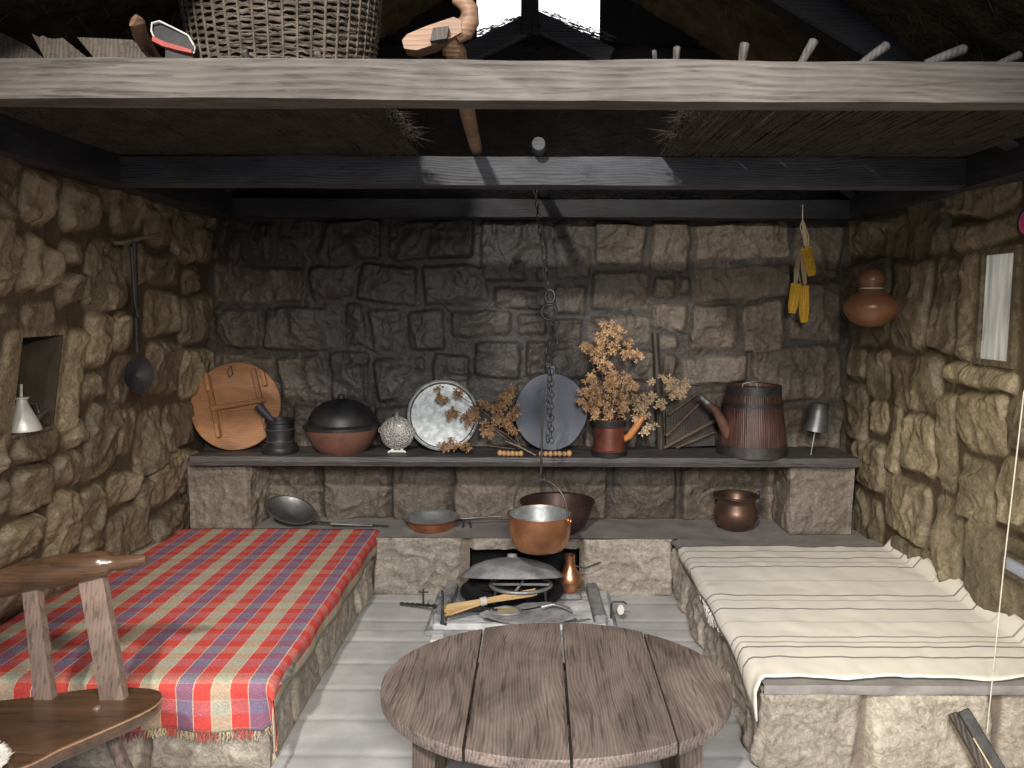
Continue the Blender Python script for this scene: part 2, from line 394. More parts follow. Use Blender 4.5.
# ------------------------------------------------------------------ mesh builder
class MB:
    def __init__(s): s.v = []; s.f = []; s.attr = {}

    def add(s, vs, fs):
        o = len(s.v); s.v.extend([tuple(p) for p in vs]); s.f.extend([tuple(i + o for i in f) for f in fs]); return s

    def box(s, c, d, rz=0, mat=None, b=0.0):
        x, y, z = [k / 2 for k in d]
        b = min(b, x * .9, y * .9, z * .9)
        if b > 0:
            vs = []
            for sx in (-1, 1):
                for sy in (-1, 1):
                    for sz in (-1, 1):
                        vs += [(sx * x, sy * (y - b), sz * (z - b)), (sx * (x - b), sy * y, sz * (z - b)), (sx * (x - b), sy * (y - b), sz * z)]
            idx = lambda sx, sy, sz, k: ((sx > 0) * 4 + (sy > 0) * 2 + (sz > 0)) * 3 + k
            fs = []
            for sg in (-1, 1):
                fs.append([idx(sg, -1, -1, 0), idx(sg, 1, -1, 0), idx(sg, 1, 1, 0), idx(sg, -1, 1, 0)][::sg])
                fs.append([idx(-1, sg, -1, 1), idx(-1, sg, 1, 1), idx(1, sg, 1, 1), idx(1, sg, -1, 1)][::sg])
                fs.append([idx(-1, -1, sg, 2), idx(1, -1, sg, 2), idx(1, 1, sg, 2), idx(-1, 1, sg, 2)][::sg])
            for a in (-1, 1):
                for c2 in (-1, 1):
                    fs.append([idx(a, c2, -1, 0), idx(a, c2, 1, 0), idx(a, c2, 1, 1), idx(a, c2, -1, 1)][::a * c2])
                    fs.append([idx(a, -1, c2, 0), idx(a, -1, c2, 2), idx(a, 1, c2, 2), idx(a, 1, c2, 0)][::a * c2])
                    fs.append([idx(-1, a, c2, 1), idx(-1, a, c2, 2), idx(1, a, c2, 2), idx(1, a, c2, 1)][::-a * c2])
            for sx in (-1, 1):
                for sy in (-1, 1):
                    for sz in (-1, 1): fs.append([idx(sx, sy, sz, 0), idx(sx, sy, sz, 1), idx(sx, sy, sz, 2)][::sx * sy * sz])
        else:
            vs = [(sx * x, sy * y, sz * z) for sx in (-1, 1) for sy in (-1, 1) for sz in (-1, 1)]
            fs = [(0, 1, 3, 2), (4, 6, 7, 5), (0, 4, 5, 1), (2, 3, 7, 6), (0, 2, 6, 4), (1, 5, 7, 3)]
        R = mat if mat is not None else Matrix.Rotation(rz, 3, 'Z')
        return s.add([R @ Vector(p) + Vector(c) for p in vs], fs)

    def beam(s, a, b, w, h, up=(0, 0, 1), bev=0.0):
        a, b = Vector(a), Vector(b); d = (b - a); L = d.length; d.normalize()
        sd = d.cross(Vector(up)).normalized(); u = sd.cross(d)
        R = Matrix((d, sd, u)).transposed()
        return s.box((a + b) / 2, (L, w, h), mat=R, b=bev)

    def lathe(s, prof, c=(0, 0, 0), seg=40, R=None, sx=1, sy=1, fn=None):
        R = R or Matrix.Identity(3); c = Vector(c); n = len(prof); vs = []
        for i in range(seg):
            a = 2 * math.pi * i / seg
            for r, z in prof:
                rr = r if fn is None else r * fn(a, z)
                vs.append(R @ Vector((rr * math.cos(a) * sx, rr * math.sin(a) * sy, z)) + c)
        fs = []
        for i in range(seg):
            j = (i + 1) % seg
            for k in range(n - 1): fs.append((i * n + k, j * n + k, j * n + k + 1, i * n + k + 1))
        return s.add(vs, fs)

    def tube(s, pts, r, seg=8, cap=True, closed=False):
        pts = [Vector(p) for p in pts]; n = len(pts)
        rs = r if isinstance(r, (list, tuple)) else [r] * n
        vs = []; prev = None
        for i, p in enumerate(pts):
            if closed: t = pts[(i + 1) % n] - pts[i - 1]
            else: t = pts[min(i + 1, n - 1)] - pts[max(i - 1, 0)]
            if t.length < 1e-9: t = Vector((0, 0, 1))
            t.normalize()
            if prev is None:
                prev = t.cross(Vector((0, 0, 1)))
                if prev.length < 0.1: prev = t.cross(Vector((0, 1, 0)))
            u = (prev - t * prev.dot(t))
            if u.length < 1e-6: u = t.cross(Vector((1, 0, 0.3)))
            u.normalize(); w = t.cross(u); prev = u
            for k in range(seg):
                a = 2 * math.pi * k / seg
                vs.append(p + (u * math.cos(a) + w * math.sin(a)) * rs[i])
        fs = []
        for i in range(n if closed else n - 1):
            j = (i + 1) % n
            for k in range(seg): fs.append((i * seg + k, i * seg + (k + 1) % seg, j * seg + (k + 1) % seg, j * seg + k))
        if cap and not closed:
            fs.append(tuple(range(seg))[::-1]); fs.append(tuple((n - 1) * seg + k for k in range(seg)))
        return s.add(vs, fs)

    def prism(s, outline, O, X, Y, N, th):
        """closed outline [(u,v)] in plane O+uX+vY, given thickness th along N"""
        O, X, Y, N = Vector(O), Vector(X), Vector(Y), Vector(N)
        n = len(outline)
        a = [O + X * u + Y * v + N * (th / 2) for u, v in outline]
        b = [O + X * u + Y * v - N * (th / 2) for u, v in outline]
        fs = [tuple(range(n)), tuple(range(2 * n - 1, n - 1, -1))]
        for i in range(n):
            j = (i + 1) % n; fs.append((i, n + i, n + j, j))
        return s.add(a + b, fs)

    def blob(s, c, r, seg=10, rings=6, R=None, jitter=0.0, rnd=None):
        rx, ry, rz = r if isinstance(r, (tuple, list)) else (r, r, r)
        R = R or Matrix.Identity(3); c = Vector(c); vs = [R @ Vector((0, 0, -rz)) + c]
        for i in range(1, rings):
            ph = -math.pi / 2 + math.pi * i / rings
            for k in range(seg):
                a = 2 * math.pi * k / seg
                j = 1 + (rnd.uniform(-jitter, jitter) if rnd else 0)
                vs.append(R @ Vector((rx * math.cos(ph) * math.cos(a) * j, ry * math.cos(ph) * math.sin(a) * j, rz * math.sin(ph))) + c)
        vs.append(R @ Vector((0, 0, rz)) + c)
        fs = [(0, 1 + (k + 1) % seg, 1 + k) for k in range(seg)]
        for i in range(rings - 2):
            for k in range(seg):
                a = 1 + i * seg; fs.append((a + k, a + (k + 1) % seg, a + seg + (k + 1) % seg, a + seg + k))
        e = len(vs) - 1; a = 1 + (rings - 2) * seg
        fs += [(a + k, a + (k + 1) % seg, e) for k in range(seg)]
        return s.add(vs, fs)

    def build(s, name, mat, parent=None, smooth=None, loc=None):
        me = bpy.data.meshes.new(name)
        off = Vector(loc) if loc is not None else Vector((0, 0, 0))
        vv = [(p[0] - off.x, p[1] - off.y, p[2] - off.z) for p in s.v]
        me.from_pydata(vv, [], s.f)
        me.validate()
        if isinstance(mat, str): mat = M[mat]
        me.materials.append(mat)
        for k, arr in s.attr.items():
            a = me.attributes.new(k, 'FLOAT', 'POINT'); a.data.foreach_set('value', np.asarray(arr, np.float32))
        me.update()
        if smooth is not None:
            me.polygons.foreach_set('use_smooth', [True] * len(me.polygons))
            if smooth < 180: me.set_sharp_from_angle(angle=math.radians(smooth))
        o = bpy.data.objects.new(name, me); COL.objects.link(o)
        if loc is not None: o.location = off
        if parent is not None:
            o.parent = parent
            o.matrix_parent_inverse = parent.matrix_basis.inverted()
        return o


def thing(name, label, cat, loc=(0, 0, 0), group=None):
    o = bpy.data.objects.new(name, None); COL.objects.link(o)
    o.location = loc; o.empty_display_size = 0.05
    return tag(o, label, cat, group)


def tag(o, label, cat, group=None):
    o['label'] = label; o['category'] = cat
    if group: o['group'] = group
    return o


def struct(o, label=None):
    o['kind'] = 'structure'
    if label: o['label'] = label
    return o


def Rto(zdir, xhint=(1, 0, 0)):
    """rotation whose local z is zdir"""
    z = Vector(zdir).normalized(); x = Vector(xhint); x = (x - z * x.dot(z)).normalized(); y = z.cross(x)
    return Matrix((x, y, z)).transposed()


# ------------------------------------------------------------------ stone surfaces
def stone_field(U, V, stones, seed, edge, groove, bulge, margin=0.012, corner=0.05, warp=0.016, crk=0.008, crs=9.0):
    rs = np.random.RandomState(seed)
    Uw = U + warp * fbm(U * 5, V * 5, o=3, s=seed) * 2
    Vw = V + warp * fbm(U * 5 + 31, V * 5 + 17, o=3, s=seed + 9) * 2
    best = np.full(U.shape, 9.0); tone = np.full(U.shape, 0.5); offs = np.zeros(U.shape)
    for (ua, va, ub, vb) in stones:
        hu, hv = abs(ub - ua) / 2 - margin, abs(vb - va) / 2 - margin
        cr = min(corner, hu * 0.7, hv * 0.7)
        k = rs.uniform(-0.09, 0.09)
        du = (Uw - (ua + ub) / 2); dv = (Vw - (va + vb) / 2)
        du, dv = du + k * dv, dv - k * du
        qx = np.abs(du) - hu + cr; qy = np.abs(dv) - hv + cr
        d = np.sqrt(np.maximum(qx, 0) ** 2 + np.maximum(qy, 0) ** 2) + np.minimum(np.maximum(qx, qy), 0) - cr
        sel = d < best
        best = np.where(sel, d, best); tv = rs.uniform(0, 1); ov = rs.uniform(-0.35, 0.5); ga, gb = rs.uniform(-.12, .12, 2)
        tone = np.where(sel, tv, tone); offs = np.where(sel, ov * groove + ga * du + gb * dv, offs)
    ins = sstep(0.0, edge, -best)
    dome = np.sqrt(np.clip(-best / 0.16, 0, 1))
    cr_ = crumple(U * crs / 8, V * crs / 8, s=seed + 3) * crk * 0.62 + fbm(U * 4, V * 4, o=3, s=seed + 5) * crk * 1.8
    h = ins * (groove + offs * 0.9 + bulge * dome + cr_) + (1 - ins) * fbm(U * 14, V * 14, o=3, s=seed + 8) * 0.005
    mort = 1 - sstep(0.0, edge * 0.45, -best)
    return h, mort, tone


def wall_mesh(name, mat, mapf, u0, u1, v0, v1, res, stones, seed, holes=(), soot_shade=None, **kw):
    nu, nv = int((u1 - u0) / res) + 1, int((v1 - v0) / res) + 1
    U, V = np.meshgrid(np.linspace(u0, u1, nu), np.linspace(v0, v1, nv))
    h, mort, tone = stone_field(U, V, stones, seed, **kw)
    for (ha, va, hb, vb) in holes:      # settle the surface flat round an opening
        dx = np.maximum(np.maximum(ha - U, U - hb), 0); dy = np.maximum(np.maximum(va - V, V - vb), 0)
        d = np.sqrt(dx * dx + dy * dy); h = h * sstep(0.0, 0.13, d) + (1 - sstep(0, 0.13, d)) * 0.015
        mort = mort * sstep(0.0, 0.05, d)
    P = mapf(U, V, h)
    mb = MB(); mb.v = [tuple(p) for p in P.reshape(-1, 3).tolist()]
    I = np.arange(nu * nv).reshape(nv, nu)
    q = np.stack([I[:-1, :-1], I[:-1, 1:], I[1:, 1:], I[1:, :-1]], -1).reshape(-1, 4)
    if holes:
        uc = (U[:-1, :-1] + U[1:, 1:]) / 2; vc = (V[:-1, :-1] + V[1:, 1:]) / 2; keep = np.ones(uc.shape, bool)
        for (ha, va, hb, vb) in holes: keep &= ~((uc > ha) & (uc < hb) & (vc > va) & (vc < vb))
        q = q[keep.reshape(-1)]
    mb.f = [tuple(t) for t in q.tolist()]
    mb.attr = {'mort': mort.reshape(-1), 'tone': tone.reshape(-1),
               'soot': (soot_shade(U, V) if soot_shade else np.zeros(U.shape)).reshape(-1)}
    return struct(mb.build(name, mat, smooth=180))


def px_rects(lst, ax, val):
    out = []
    for x0, y0, x1, y1 in lst:
        xc, yc = (x0 + x1) / 2, (y0 + y1) / 2
        a, b = at(x0, yc, ax, val), at(x1, yc, ax, val); c, d = at(xc, y0, ax, val), at(xc, y1, ax, val)
        k = 0 if ax == 1 else 1
        out.append((min(a[k], b[k]), min(c.z, d.z), max(a[k], b[k]), max(c.z, d.z)))
    return out


BY = 4.5
back_px = [(214,218,274,262),(278,218,383,262),(388,218,475,262),(480,218,548,283),(552,222,590,281),(593,222,645,268),(648,222,689,272),(692,222,790,260),(793,222,842,278),
 (214,265,305,303),(308,265,355,301),(358,265,418,306),(422,266,490,307),(493,286,548,310),(551,285,586,315),(589,271,651,312),(652,275,675,300),(677,275,690,295),(691,263,790,300),
 (214,306,262,350),(265,306,340,352),(344,304,366,347),(369,309,405,354),(408,309,446,352),(450,309,512,336),(515,312,548,338),(551,317,584,345),(587,316,650,345),(652,303,687,330),(689,302,736,350),(738,302,783,352),(786,281,842,342),
 (214,353,276,402),(279,355,326,402),(329,350,371,402),(374,357,430,402),(433,353,472,400),(475,340,522,378),(524,341,548,378),(550,347,590,382),(592,348,656,382),(658,333,679,349),(660,351,677,380),(680,354,748,387),(750,345,842,402),
 (214,405,290,452),(293,405,370,452),(373,405,430,452),(433,403,510,452),(513,381,580,452),(583,385,640,452),(643,383,690,452),(693,390,765,452),(768,405,842,452),
 (200,456,260,521),(262,456,320,521),(323,456,388,521),(391,456,450,521),(453,456,542,521),(545,456,608,521),(611,456,676,520),(679,456,760,521),(763,456,850,521)]
back_st = px_rects(back_px, 1, BY)


def soot_shade_f(U, V):  # smoke soot, deepened to paint in shade on the left and upper wall
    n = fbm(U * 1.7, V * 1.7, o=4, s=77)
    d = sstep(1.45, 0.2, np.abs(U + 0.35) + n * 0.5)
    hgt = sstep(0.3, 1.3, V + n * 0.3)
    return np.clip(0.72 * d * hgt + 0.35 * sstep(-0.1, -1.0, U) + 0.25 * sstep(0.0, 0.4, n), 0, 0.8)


def fill_rows(u0, u1, v0, v1, rs, hmin=0.2, hmax=0.34, wmin=0.22, wmax=0.4):
    out = []; v = v0
    while v < v1 - 0.08:
        h = min(rs.uniform(hmin, hmax), v1 - v); u = u0
        while u < u1 - 0.06:
            w = min(rs.uniform(wmin, wmax), u1 - u); out.append((u, v, u + w, v + h)); u += w
        v += h
    return out


rsn = np.random.RandomState(5)
back_st += fill_rows(-2.0, 1.95, 0.0, 0.31, rsn, 0.3, 0.31)
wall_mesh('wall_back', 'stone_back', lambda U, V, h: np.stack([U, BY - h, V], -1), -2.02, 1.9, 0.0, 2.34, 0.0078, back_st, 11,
          soot_shade=soot_shade_f, edge=0.020, groove=0.016, bulge=0.010, margin=0.004, corner=0.03, warp=0.016, crk=0.024, crs=8)


def left_x(Y, Z):
    """left wall leans inwards towards the top, more so near the front"""
    t = np.clip((Y - 2.8) / 1.7, -0.8, 1.0); k = np.clip((Z - 0.3) / 1.8, -0.2, 1.1)
    lo = -2.13 + 0.13 * t; hi = -1.79 - 0.09 * t
    return lo + (hi - lo) * k


left_px = [(0,150,16,172),(0,175,19,228),(24,166,57,226),(62,180,106,230),(112,190,146,234),(147,208,173,246),(174,216,194,262),(195,228,213,262),
 (0,232,20,298),(25,232,40,292),(41,240,57,292),(62,234,83,266),(61,269,86,308),(89,238,122,314),(124,240,146,288),(149,252,183,284),(185,262,200,292),(146,288,180,338),(182,294,212,345),(0,302,24,326),(26,300,60,328),
 (0,330,21,428),(63,330,83,432),(85,312,113,368),(86,371,111,399),(114,312,133,350),(113,353,135,404),(146,342,180,395),(182,348,213,398),
 (16,430,60,458),(64,414,83,448),(86,402,120,474),(121,408,137,454),(138,408,164,474),(165,402,194,450),(0,432,12,470),(16,462,50,512),(54,450,84,488),(109,470,137,507),(153,452,181,502),(182,450,194,492),(139,478,152,524),(0,474,13,516),
 (0,520,42,562),(47,492,79,560),(82,480,107,556),(109,510,146,556),(150,504,194,548),(0,566,40,612),(44,564,80,604),(84,560,130,600)]
def at_left(px, py):
    p = at(px, py, 0, -1.95)
    for _ in range(6): p = at(px, py, 0, float(left_x(np.array(p.y), np.array(p.z))) + .02)
    return p


ns_n = at_left(24, 337); ns_f = at_left(55, 424)
NI = (ns_n.y, ns_f.z - 0.005, ns_f.y, ns_n.z)
left_st = []
for x0_, y0_, x1_, y1_ in left_px:
    xm, ym = (x0_ + x1_) / 2, (y0_ + y1_) / 2
    left_st.append((at_left(x0_, ym).y - .006, at_left(xm, y1_).z - .006, at_left(x1_, ym).y + .006, at_left(xm, y0_).z + .006))
left_st = [s for s in left_st if not (s[0] < NI[2] - .03 and s[2] > NI[0] + .03 and s[1] < NI[3] - .03 and s[3] > NI[1] + .03)]
left_st += fill_rows(1.4, 2.72, 0.0, 2.2, rsn) + fill_rows(2.72, 4.6, 0.0, 0.28, rsn) + fill_rows(3.2, 4.6, 1.98, 2.25, rsn)
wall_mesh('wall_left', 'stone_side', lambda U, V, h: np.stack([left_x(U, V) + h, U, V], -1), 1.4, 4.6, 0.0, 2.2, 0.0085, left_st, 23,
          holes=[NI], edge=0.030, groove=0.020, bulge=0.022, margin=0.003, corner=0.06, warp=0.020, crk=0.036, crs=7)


def right_x(Y, Z):
    t = np.clip((Y - 3.3) / 1.2, -1.0, 1.0)
    return 1.885 - 0.04 * np.clip(t, 0, 1) - 0.02 * np.clip(Z, 0, 2)


right_px = [(848,216,915,256),(917,190,956,257),(959,166,1024,213),(960,216,1024,246),(846,262,897,345),(900,260,936,352),(939,260,960,352),(963,250,981,362),(1012,246,1030,362),
 (899,355,946,412),(856,346,874,376),(876,350,897,400),(950,365,1022,390),(846,350,854,420),(846,380,873,436),(875,400,893,434),(906,414,938,474),(861,438,892,492),(895,404,904,475),
 (855,494,884,548),(888,478,932,540),(940,392,958,490),(962,394,1010,450),(960,454,994,524),(936,494,960,592),(966,528,1028,620),(998,456,1030,528),(1013,394,1036,452),(893,543,934,576)]
wn, wf = at(1011, 252, 0, 1.825), at(983, 359, 0, 1.825)
WI = (at(1011, 305, 0, 1.825).y, wf.z, at(980, 305, 0, 1.825).y, wn.z)
sn, sf = at(1032, 577, 0, 1.84), at(1006, 562, 0, 1.84)
W2 = (sn.y, at(1020, 577, 0, 1.84).z, sf.y, at(1020, 561, 0, 1.84).z)
right_st = px_rects(right_px, 0, 1.86)
right_st = [s for s in right_st if not (s[0] < WI[2] - .03 and s[2] > WI[0] + .03 and s[1] < WI[3] - .03 and s[3] > WI[1] + .03)]
right_st += fill_rows(1.4, 2.82, 0.0, 2.2, rsn) + fill_rows(2.8, 4.6, 0.0, 0.27, rsn)
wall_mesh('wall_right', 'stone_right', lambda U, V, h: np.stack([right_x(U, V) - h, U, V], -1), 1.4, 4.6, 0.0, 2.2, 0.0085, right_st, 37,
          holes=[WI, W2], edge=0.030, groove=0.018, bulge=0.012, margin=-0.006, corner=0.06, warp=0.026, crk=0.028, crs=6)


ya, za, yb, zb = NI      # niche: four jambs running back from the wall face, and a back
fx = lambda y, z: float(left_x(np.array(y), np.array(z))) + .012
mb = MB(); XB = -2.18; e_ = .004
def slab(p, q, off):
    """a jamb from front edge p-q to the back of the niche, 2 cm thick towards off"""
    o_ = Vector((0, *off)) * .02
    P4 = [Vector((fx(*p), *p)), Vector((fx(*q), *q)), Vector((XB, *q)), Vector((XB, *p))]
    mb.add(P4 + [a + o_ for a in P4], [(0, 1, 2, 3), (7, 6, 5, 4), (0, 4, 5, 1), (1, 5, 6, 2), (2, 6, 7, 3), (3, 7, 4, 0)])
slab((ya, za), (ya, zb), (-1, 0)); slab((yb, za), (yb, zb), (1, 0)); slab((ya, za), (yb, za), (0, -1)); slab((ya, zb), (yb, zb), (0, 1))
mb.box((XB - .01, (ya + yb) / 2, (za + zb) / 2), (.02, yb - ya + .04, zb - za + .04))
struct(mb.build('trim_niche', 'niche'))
# frosted window in the right wall
fr = MB(); ya, za, yb, zb = WI
X0, X1 = 1.822, 1.885
for c, d in (((X0 + X1) / 2, ya - .012, (za + zb) / 2), (X1 - X0, .024, zb - za + .05)), (((X0 + X1) / 2, yb + .012, (za + zb) / 2), (X1 - X0, .024, zb - za + .05)), \
        (((X0 + X1) / 2, (ya + yb) / 2, za - .012), (X1 - X0, yb - ya, .024)), (((X0 + X1) / 2, (ya + yb) / 2, zb + .012), (X1 - X0, yb - ya, .024)):
    fr.box(c, d)
wr = struct(fr.build('window_1', 'stone_right'))
pn = MB().box((1.845, (ya + yb) / 2, (za + zb) / 2), (0.008, yb - ya + .01, zb - za + .01)).build('pane', 'pane', wr)
ya, za, yb, zb = W2
fr = MB()
for c_, d_ in (((1.86, (ya + yb) / 2, za - .006), (.07, yb - ya + .02, .012)), ((1.86, (ya + yb) / 2, zb + .006), (.07, yb - ya + .02, .012)), ((1.86, yb + .006, (za + zb) / 2), (.07, .012, zb - za)), ((1.86, ya - .006, (za + zb) / 2), (.07, .012, zb - za))): fr.box(c_, d_)
w2 = struct(fr.build('window_2', 'stone_right'))
MB().box((1.845, (ya + yb) / 2, (za + zb) / 2), (.008, yb - ya + .01, zb - za + .01)).build('pane', 'pane_blue', w2)

# ------------------------------------------------------------------ floor
def grid_sheet(fx, nu, nv):
    vs = [fx(i / (nu - 1), j / (nv - 1)) for j in range(nv) for i in range(nu)]
    fs = [(j * nu + i, j * nu + i + 1, (j + 1) * nu + i + 1, (j + 1) * nu + i) for j in range(nv - 1) for i in range(nu - 1)]
    return vs, fs


nx, ny = 330, 330
X, Y = np.meshgrid(np.linspace(-3.2, 3.2, nx), np.concatenate([np.linspace(-2.2, 1.8, 60), np.linspace(1.82, 4.7, ny - 60)]))
rows = Y / 0.235 + 0.10 * fbm(X * 1.2, Y * 1.2, o=3, s=4)
fr_ = np.abs(rows - np.round(rows)) * 0.235
rid = np.floor(rows + 0.5)
colsx = X / 0.62 + 0.5 * (rid % 2) + 0.08 * fbm(X * 2, Y * 2, o=2, s=8)
Z = -0.004 * (1 - sstep(0.0, 0.03, fr_)) + 0.006 * fbm(X * 3, Y * 3, o=4, s=6) - 0.003
Z = Z + 0.004 * _h(rid, rid * 0, rid * 0, 3)
mb = MB(); mb.v = np.stack([X, Y, Z], -1).reshape(-1, 3).tolist()
I = np.arange(nx * ny).reshape(ny, nx)
mb.f = np.stack([I[:-1, :-1], I[:-1, 1:], I[1:, 1:], I[1:, :-1]], -1).reshape(-1, 4).tolist()
struct(mb.build('floor', 'floor', smooth=180))


# ------------------------------------------------------------------ stone blocks (ledge, benches, pillars)
def stone_block(mb, x0, x1, y0, y1, z0, z1, seed, faces='fblrt', cuts=None, cutx=None, res=0.008, notch=None, rough=1.0, groove=0.03):
    """faces: f(ront -y) b(ack) l r t. cuts: joint positions along the run."""
    V_, F_, mo, to = mb.v, mb.f, mb.attr.setdefault('mort', []), mb.attr.setdefault('tone', [])
    so = mb.attr.setdefault('soot', [])
    def face(fn, nrm, la, lb, cutlist, sd):
        nu, nv = max(2, int(la / res)), max(2, int(lb / res))
        U, W = np.meshgrid(np.linspace(0, la, nu), np.linspace(0, lb, nv))
        P = fn(U, W)
        edge = np.minimum(np.minimum(U, la - U), np.minimum(W, lb - W))
        e = sstep(0, 0.02, edge)
        st = []
        if cutlist is not None:
            cl = [0] + list(cutlist) + [la]
            st = [(cl[i] + (0.01 if i else -.05), -0.05, cl[i + 1] - (0.01 if i < len(cl) - 2 else -.05), lb + 0.05) for i in range(len(cl) - 1)]
            h, m, t = stone_field(U, W, st, sd, edge=0.03, groove=groove, bulge=0.0, margin=0.0, corner=0.02, warp=0.012, crk=0.017 * rough, crs=9)
            h = h - groove
        else:
            h = fbm(U * 4, W * 4, o=4, s=sd) * 0.006; m = np.zeros(U.shape); t = np.full(U.shape, .5)
        P = P + np.array(nrm) * (h * e)[..., None]
        wob = np.stack([fbm(P[..., 0] * 3, P[..., 1] * 3, P[..., 2] * 3, o=2, s=seed + k) for k in range(3)], -1) * 0.012
        wob[..., 2] *= 0.4
        P = P + wob
        o = len(V_); V_.extend(map(tuple, P.reshape(-1, 3).tolist()))
        I = np.arange(nu * nv).reshape(nv, nu) + o
        q = np.stack([I[:-1, :-1], I[:-1, 1:], I[1:, 1:], I[1:, :-1]], -1)
        if notch is not None and nrm == (0, -1, 0):
            uc = x0 + (U[:-1, :-1] + U[1:, 1:]) / 2; vc = z0 + (W[:-1, :-1] + W[1:, 1:]) / 2
            keep = ~((uc > notch[0]) & (uc < notch[1]) & (vc < notch[2]))
            q = q[keep]
        F_.extend(map(tuple, q.reshape(-1, 4).tolist()))
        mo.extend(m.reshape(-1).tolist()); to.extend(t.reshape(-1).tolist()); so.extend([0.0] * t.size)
    A = lambda a, U: a + U
    if 'f' in faces: face(lambda U, W: np.stack([x0 + U, y0 + 0 * U, z0 + W], -1), (0, -1, 0), x1 - x0, z1 - z0, cutx, seed)
    if 'b' in faces: face(lambda U, W: np.stack([x1 - U, y1 + 0 * U, z0 + W], -1), (0, 1, 0), x1 - x0, z1 - z0, None, seed + 1)
    if 'r' in faces: face(lambda U, W: np.stack([x1 + 0 * U, y0 + U, z0 + W], -1), (1, 0, 0), y1 - y0, z1 - z0, cuts, seed + 2)
    if 'l' in faces: face(lambda U, W: np.stack([x0 + 0 * U, y1 - U, z0 + W], -1), (-1, 0, 0), y1 - y0, z1 - z0, cuts, seed + 3)
    if 't' in faces: face(lambda U, W: np.stack([x0 + U, y0 + W, z1 + 0 * U], -1), (0, 0, 1), x1 - x0, y1 - y0, None, seed + 4)
    return mb


ZT = 0.32
LY = 4.10
# rear ledge with the fire opening
t = thing('stone_ledge', 'long low stone ledge across the back wall with a black fire opening', 'ledge', (0, 4.3, 0))
OP = (-0.372, 0.232, 0.262)
stone_block(MB(), -1.95, 1.80, LY, 4.49, 0.0, ZT - 0.002, 51, 'flr', cuts=[0.2], cutx=[0.55, 1.03, 1.56, 2.18, 2.72, 3.2], notch=OP, rough=1.5).build('stone_face', 'stone_bench', t, 180)
stone_block(MB(), -1.96, 1.81, LY + 0.004, 4.495, ZT - 0.01, ZT, 53, 't', cutx=[]).build('slab', 'slab_top', t, 180)
ob = MB()
ob.box(((OP[0] + OP[1]) / 2, 4.44, OP[2] / 2), (OP[1] - OP[0] + .06, .02, OP[2] + .02)).box((OP[0] - .018, 4.29, OP[2] / 2), (.02, .30, OP[2] + .01)).box((OP[1] + .018, 4.29, OP[2] / 2), (.02, .30, OP[2] + .01)).box(((OP[0] + OP[1]) / 2, 4.29, OP[2] + .016), (OP[1] - OP[0] + .03, .30, .015))
o = ob.build('fire_opening', 'black', t); o['label'] = 'soot-black inside of the fire opening'

# benches
t = thing('stone_bench', 'stone sleeping bench along the left wall, under the red plaid blanket', 'bench', (-1.5, 3.2, 0))
stone_block(MB(), -2.13, -0.915, 2.50, LY, 0, ZT - 0.03, 61, 'fr', cuts=[0.28, 0.62, 0.98, 1.3], cutx=[0.32, 0.78]).build('stone_face', 'stone_bench', t, 180)
stone_block(MB(), -2.14, -0.914, 2.495, LY + .004, ZT - 0.032, ZT, 63, 'frt', cuts=[], cutx=[]).build('slab', 'slab_top', t, 180)
t = thing('stone_bench', 'stone sleeping bench along the right wall, under the cream striped blanket', 'bench', (1.3, 3.2, 0))
stone_block(MB(), 0.775, 1.87, 2.49, LY, 0, ZT - 0.03, 71, 'fl', cuts=[0.3, 0.7, 1.05, 1.35], cutx=[0.35, 0.80], rough=1.3).build('stone_face', 'stone_bench', t, 180)
stone_block(MB(), 0.770, 1.875, 2.48, LY + .004, ZT - 0.032, ZT, 73, 'flt', cuts=[], cutx=[]).build('slab', 'slab_top', t, 180)

# pillars and shelf
SB, ST = 0.715, 0.765
o = stone_block(MB(), -1.945, -1.60, 4.22, 4.49, ZT + 0.002, SB - 0.003, 81, 'flr', cuts=[], cutx=[], rough=1.1).build('stone_pillar', 'stone_pillar', None, 180, loc=(-1.78, 4.3, ZT))
tag(o, 'square stone block holding up the left end of the shelf', 'stone block')
o = stone_block(MB(), 1.405, 1.755, 4.18, 4.49, ZT + 0.002, SB - 0.003, 91, 'flr', cuts=[], cutx=[], rough=0.7).build('stone_pillar', 'stone_pillar', None, 180, loc=(1.58, 4.3, ZT))
tag(o, 'square stone block holding up the right end of the shelf', 'stone block')


def rough_board(mb, x0, x1, y0, y1, z0, z1, amp=0.004, seed=0, n=60, axis=0):
    """long board with slightly uneven edges"""
    vs = []; secs = n
    for i in range(secs + 1):
        tt = i / secs
        for k, (a, b) in enumerate(((0, 0), (.5, -.04), (1, 0), (1.03, .5), (1, 1), (.5, 1.04), (0, 1), (-.03, .5))):
            w = float(fbm(np.array([tt * (x1 - x0 if axis == 0 else y1 - y0) * 3.0 + k * 9.7]), np.array([seed * 1.0]), o=4, s=seed)[0]) * amp * 2
            if axis == 0: vs.append((x0 + (x1 - x0) * tt, y0 + (y1 - y0) * a + w * (1 if a > .5 else -1), z0 + (z1 - z0) * b + w * .8))
            else: vs.append((x0 + (x1 - x0) * a + w, y0 + (y1 - y0) * tt, z0 + (z1 - z0) * b + w * .8))
    fs = []
    for i in range(secs):
        for k in range(8):
            q = (i * 8 + k, i * 8 + (k + 1) % 8, (i + 1) * 8 + (k + 1) % 8, (i + 1) * 8 + k)
            fs.append(q[::-1] if axis == 0 else q)
    fs.append(tuple(range(8))); fs.append(tuple(secs * 8 + k for k in range(7, -1, -1)))
    return mb.add(vs, fs)


